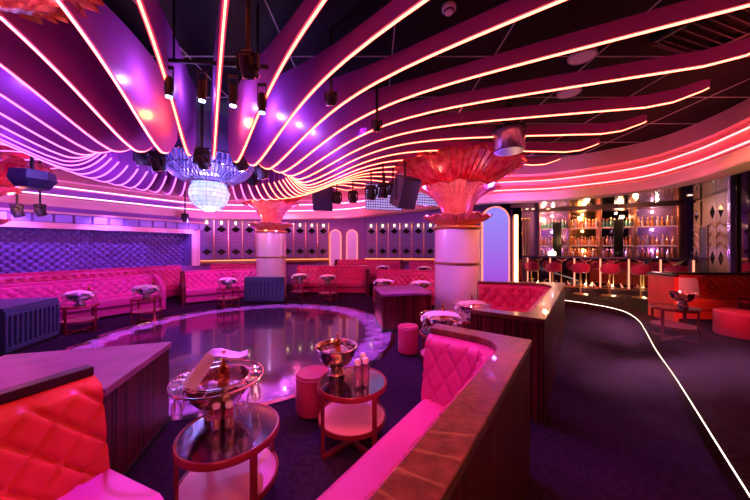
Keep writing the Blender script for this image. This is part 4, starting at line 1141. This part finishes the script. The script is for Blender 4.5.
# violet pools on the dance floor
for (x, y, c_, p_) in ((-3.6, 6.2, PU, 220), (-1.2, 6.6, PU, 220), (-2.4, 4.2, VI, 200), (-3.9, 4.0, PU, 200), (-.8, 4.6, VI, 160)):
    spotl((CX+(x-CX)*.3, CY+(y-CY)*.3, 3.1), (x, y, 0), c_, p_*.35, 42, .5)
for k in range(40):
    a = 2*pi*k/40; spotl((CX+(1.15)*cos(a), CY+1.15*sin(a), 2.65), (DC[0]+(DR-.22)*cos(a), DC[1]+(DR-.22)*sin(a), 0), (.6, .3, 1), 3800, 9, .5, .02)
# columns, from inside their capitals, plus coloured points added around them for highlights
for (x, y, c_, p_, s) in ((1.78, 6.1, (1, .10, .2), 44, 1), (-3.2, 8.65, (1, .3, .55), 90, 1), (-2.55, .78, (1, .1, .08), 25, 1), (-7.5, 5.0, (1, .08, .1), 40, 1)):
    pointl((x, y, 3.2), c_, p_, .1)
    for k in range(6):
        a = 2*pi*k/6+.3; pointl((x+.8*cos(a), y+.8*sin(a), 2.5), ((1, .06, .3), (1, .3, .15), (.5, .1, 1))[k % 3], p_*.18, .04)
    pointl((x, y, 1.2), (.6, .35, 1), 14, .1)
spotl((.3, 4.0, 2.9), (1.6, 6.1, 1.2), (.45, .2, 1), 260, 34)
spotl((3.4, 4.6, 2.9), (1.95, 6.0, 1.3), (1, .35, .15), 170, 40)
spotl((.4, 4.2, 1.9), (1.7, 6.0, 3.0), (1, .1, .8), 50, 45)
spotl((-3, 6.0, 2.9), (-3.2, 8.6, 1.3), (.7, .4, 1), 160, 40)
# violet wash on the cove between the second column and the bar
for (x, y) in ((2.2, 6.2), (3.4, 6.0)): spotl((x, y, 2.4), (x+.6, y+1.2, 3.1), (.6, .15, 1), 60, 90)
spotl((-1.5, 8.2, 2.2), (-1.2, 9.7, 3.0), (1, .1, .6), 80, 110)
spotl((-4.6, 8.2, 2.2), (-4.8, 9.9, 3.0), (1, .1, .8), 80, 110)
spotl((4.3, 3.9, 2.2), (5.4, 5.2, 3.1), (1, .05, .4), 40, 60)
spotl((4.0, 3.2, 2.0), (5.4, 4.8, 2.85), (1, .55, .2), 45, 80)
spotl((3.4, 5.6, 2.0), (4.0, 6.9, 2.85), (1, .55, .2), 25, 90)
# back wall wash
for x in (-5.2, -3.0, -1.2, .5, 2.2):
    y = 9.4 if x < -4 else 10.2; spotl((x, y-1.0, 2.55), (x+.1, y+1.2, 1.6), (.5, .18, 1) if x != -1.2 else (1, .2, .4), 32, 90)
for x in (-1.5, .9): spotl((x, 8.0, 2.55), (x, 9.9, .5), (1, .05, .3), 60, 80)
spotl((.6, 5.9, 3.0), (.9, 8.0, .6), MG, 130, 60)
# foreground
spotl((-1.0, 3.3, 3.3), (-2.2, 2.1, .7), (.42, .07, 1), 1100, 48)
spotl((.35, .6, 2.9), (-1.68, 1.15, .8), (1, .13, .01), 75, 20)
spotl((-.2, 3.6, 3.2), (-1.1, 1.15, .4), (.36, .05, 1), 1000, 24)
spotl((-.9, .9, 3.2), (.35, 1.5, .4), (1, .05, .28), 85, 44)
spotl((-.3, .9, 3.0), (.75, 2.0, .75), (.9, .05, .8), 40, 30)
spotl((-.2, 1.2, 3.0), (.25, 1.9, .44), (1, .2, .05), 40, 14)
spotl((1.2, .3, 3.2), (.5, 1.1, .95), (1, .3, .15), 90, 60)
spotl((-.4, 2.6, 3.3), (1.0, 1.8, .95), (.8, .1, 1), 70, 30)
spotl((-1.6, 3.6, 3.2), (-.9, 1.75, .6), (.55, .2, 1), 160, 26)
spotl((-1.2, 3.6, 3.2), (-.2, 2.4, .6), (.7, .2, 1), 120, 24)
spotl((.2, .9, 3.1), (-.3, 2.3, .4), (1, .2, .1), 50, 26)
spotl((-.6, .3, 1.1), (-.9, 1.7, .2), (1, .25, .25), 14, 45)
spotl((-.15, 1.2, 1.0), (-.2, 2.3, .22), (1, .25, .3), 14, 50)
spotl((-.2, 3.9, 3.3), (-.1, 3.2, 0), (.3, .05, 1), 200, 70)
spotl((.4, 5.0, 3.3), (.3, 4.4, 0), (.4, .06, 1), 110, 60)
spotl((-2.0, .6, 3.0), (-1.3, 2.4, 0), (.35, .1, 1), 120, 40)
spotl((.6, 2.6, 3.1), (2.7, 5.2, .6), (1, .04, .55), 120, 40)
spotl((3.8, 3.0, 3.2), (2.4, 5.4, .8), (1, .06, .06), 80, 40)
spotl((2.6, 3.0, 3.1), (1.8, 1.4, 0), (.45, .03, .8), 45, 30)
spotl((2.4, 2.0, 3.1), (2.9, 3.6, 0), (1, .15, .1), 60, 60)
spotl((0.5, 2.2, 3.0), (1.1, 3.9, .5), (1, .15, .6), 130, 45)
# platform booth
spotl((2.5, 1.7, 3.1), (2.7, 2.8, .3), (.45, .2, 1), 120, 40)
spotl((4.6, 3.0, 3.1), (6.6, 5.8, .6), (1, .12, .14), 650, 60)
spotl((5.2, 3.0, 3.1), (6.0, 5.7, .7), (1, .1, .7), 190, 34)
spotl((4.2, 1.8, 3.1), (4.4, 3.6, .15), (.6, .12, 1), 220, 70)
# bar
for t in (.6, 1.9, 3.2): pointl(bl(t, 1.3, 2.6), (1, .45, .2), 45, .06)
for t in (.9, 1.9, 2.9, 3.9): pointl(bl(t, 1.86, 1.33), AM if t == 1.9 else (.8, .3, .8), 8, .03); pointl(bl(t, 1.86, 2.06), AM if t == 1.9 else (.8, .4, .7), 8, .03); pointl(bl(t, 1.86, 2.7), (1, .6, .35), 10, .03)
for i in range(len(ts)-1): pointl(bl((ts[i]+ts[i+1])/2, -.05, .22), (1, .7, .4), 5, .02)
spotl(bl(2, -1.5, 2.7), bl(2, 0, .6), (1, .25, .2), 100, 80)
c = DW1+dd*1.3+dn*1.6
spotl((c.x, c.y, 2.95), (DW1.x+dd.x*1.3, DW1.y+dd.y*1.3, 1.6), (1, .5, .3), 45, 90)
c = DW1+dd*2.0+dn*.9
spotl((c.x, c.y, 2.9), (DW1.x+dd.x*2.0, DW1.y+dd.y*2, 2.9), (.3, .15, 1), 25, 100)
# wall ending the room behind the camera
struct(MB().box((0, -3.9, 1.9), (22, .1, 4)).build('wall_front', M['black']))

# light drifting haze low over the aisle
hz = bpy.data.materials.new('haze'); hz.use_nodes = True; n_, l_ = hz.node_tree.nodes, hz.node_tree.links; n_.clear()
vo = n_.new('ShaderNodeVolumePrincipled'); oo = n_.new('ShaderNodeOutputMaterial'); tc = n_.new('ShaderNodeTexCoord'); nz = n_.new('ShaderNodeTexNoise'); nz.inputs['Scale'].default_value = 1.6; nz.inputs['Detail'].default_value = 3
mr = n_.new('ShaderNodeMapRange'); mr.inputs[1].default_value = .45; mr.inputs[2].default_value = .75; mr.inputs[3].default_value = 0; mr.inputs[4].default_value = 2.6
gr = n_.new('ShaderNodeTexGradient'); gr.gradient_type = 'SPHERICAL'; mu = n_.new('ShaderNodeMath'); mu.operation = 'MULTIPLY'
vo.inputs['Color'].default_value = (.8, .75, .9, 1)
l_.new(tc.outputs['Object'], nz.inputs['Vector']); l_.new(tc.outputs['Object'], gr.inputs['Vector']); l_.new(nz.outputs['Fac'], mr.inputs[0]); l_.new(mr.outputs[0], mu.inputs[0]); l_.new(gr.outputs['Fac'], mu.inputs[1]); l_.new(mu.outputs[0], vo.inputs['Density']); l_.new(vo.outputs[0], oo.inputs['Volume'])
o = MB().sphere((0, 0, 0), 1.0, 24, 14).build('haze', hz); o.location = (2.65, 2.75, .5); o.scale = (1.0, 1.15, .5); o['kind'] = 'stuff'; tag(o, 'thin violet haze drifting low over the aisle by the platform edge', 'haze')
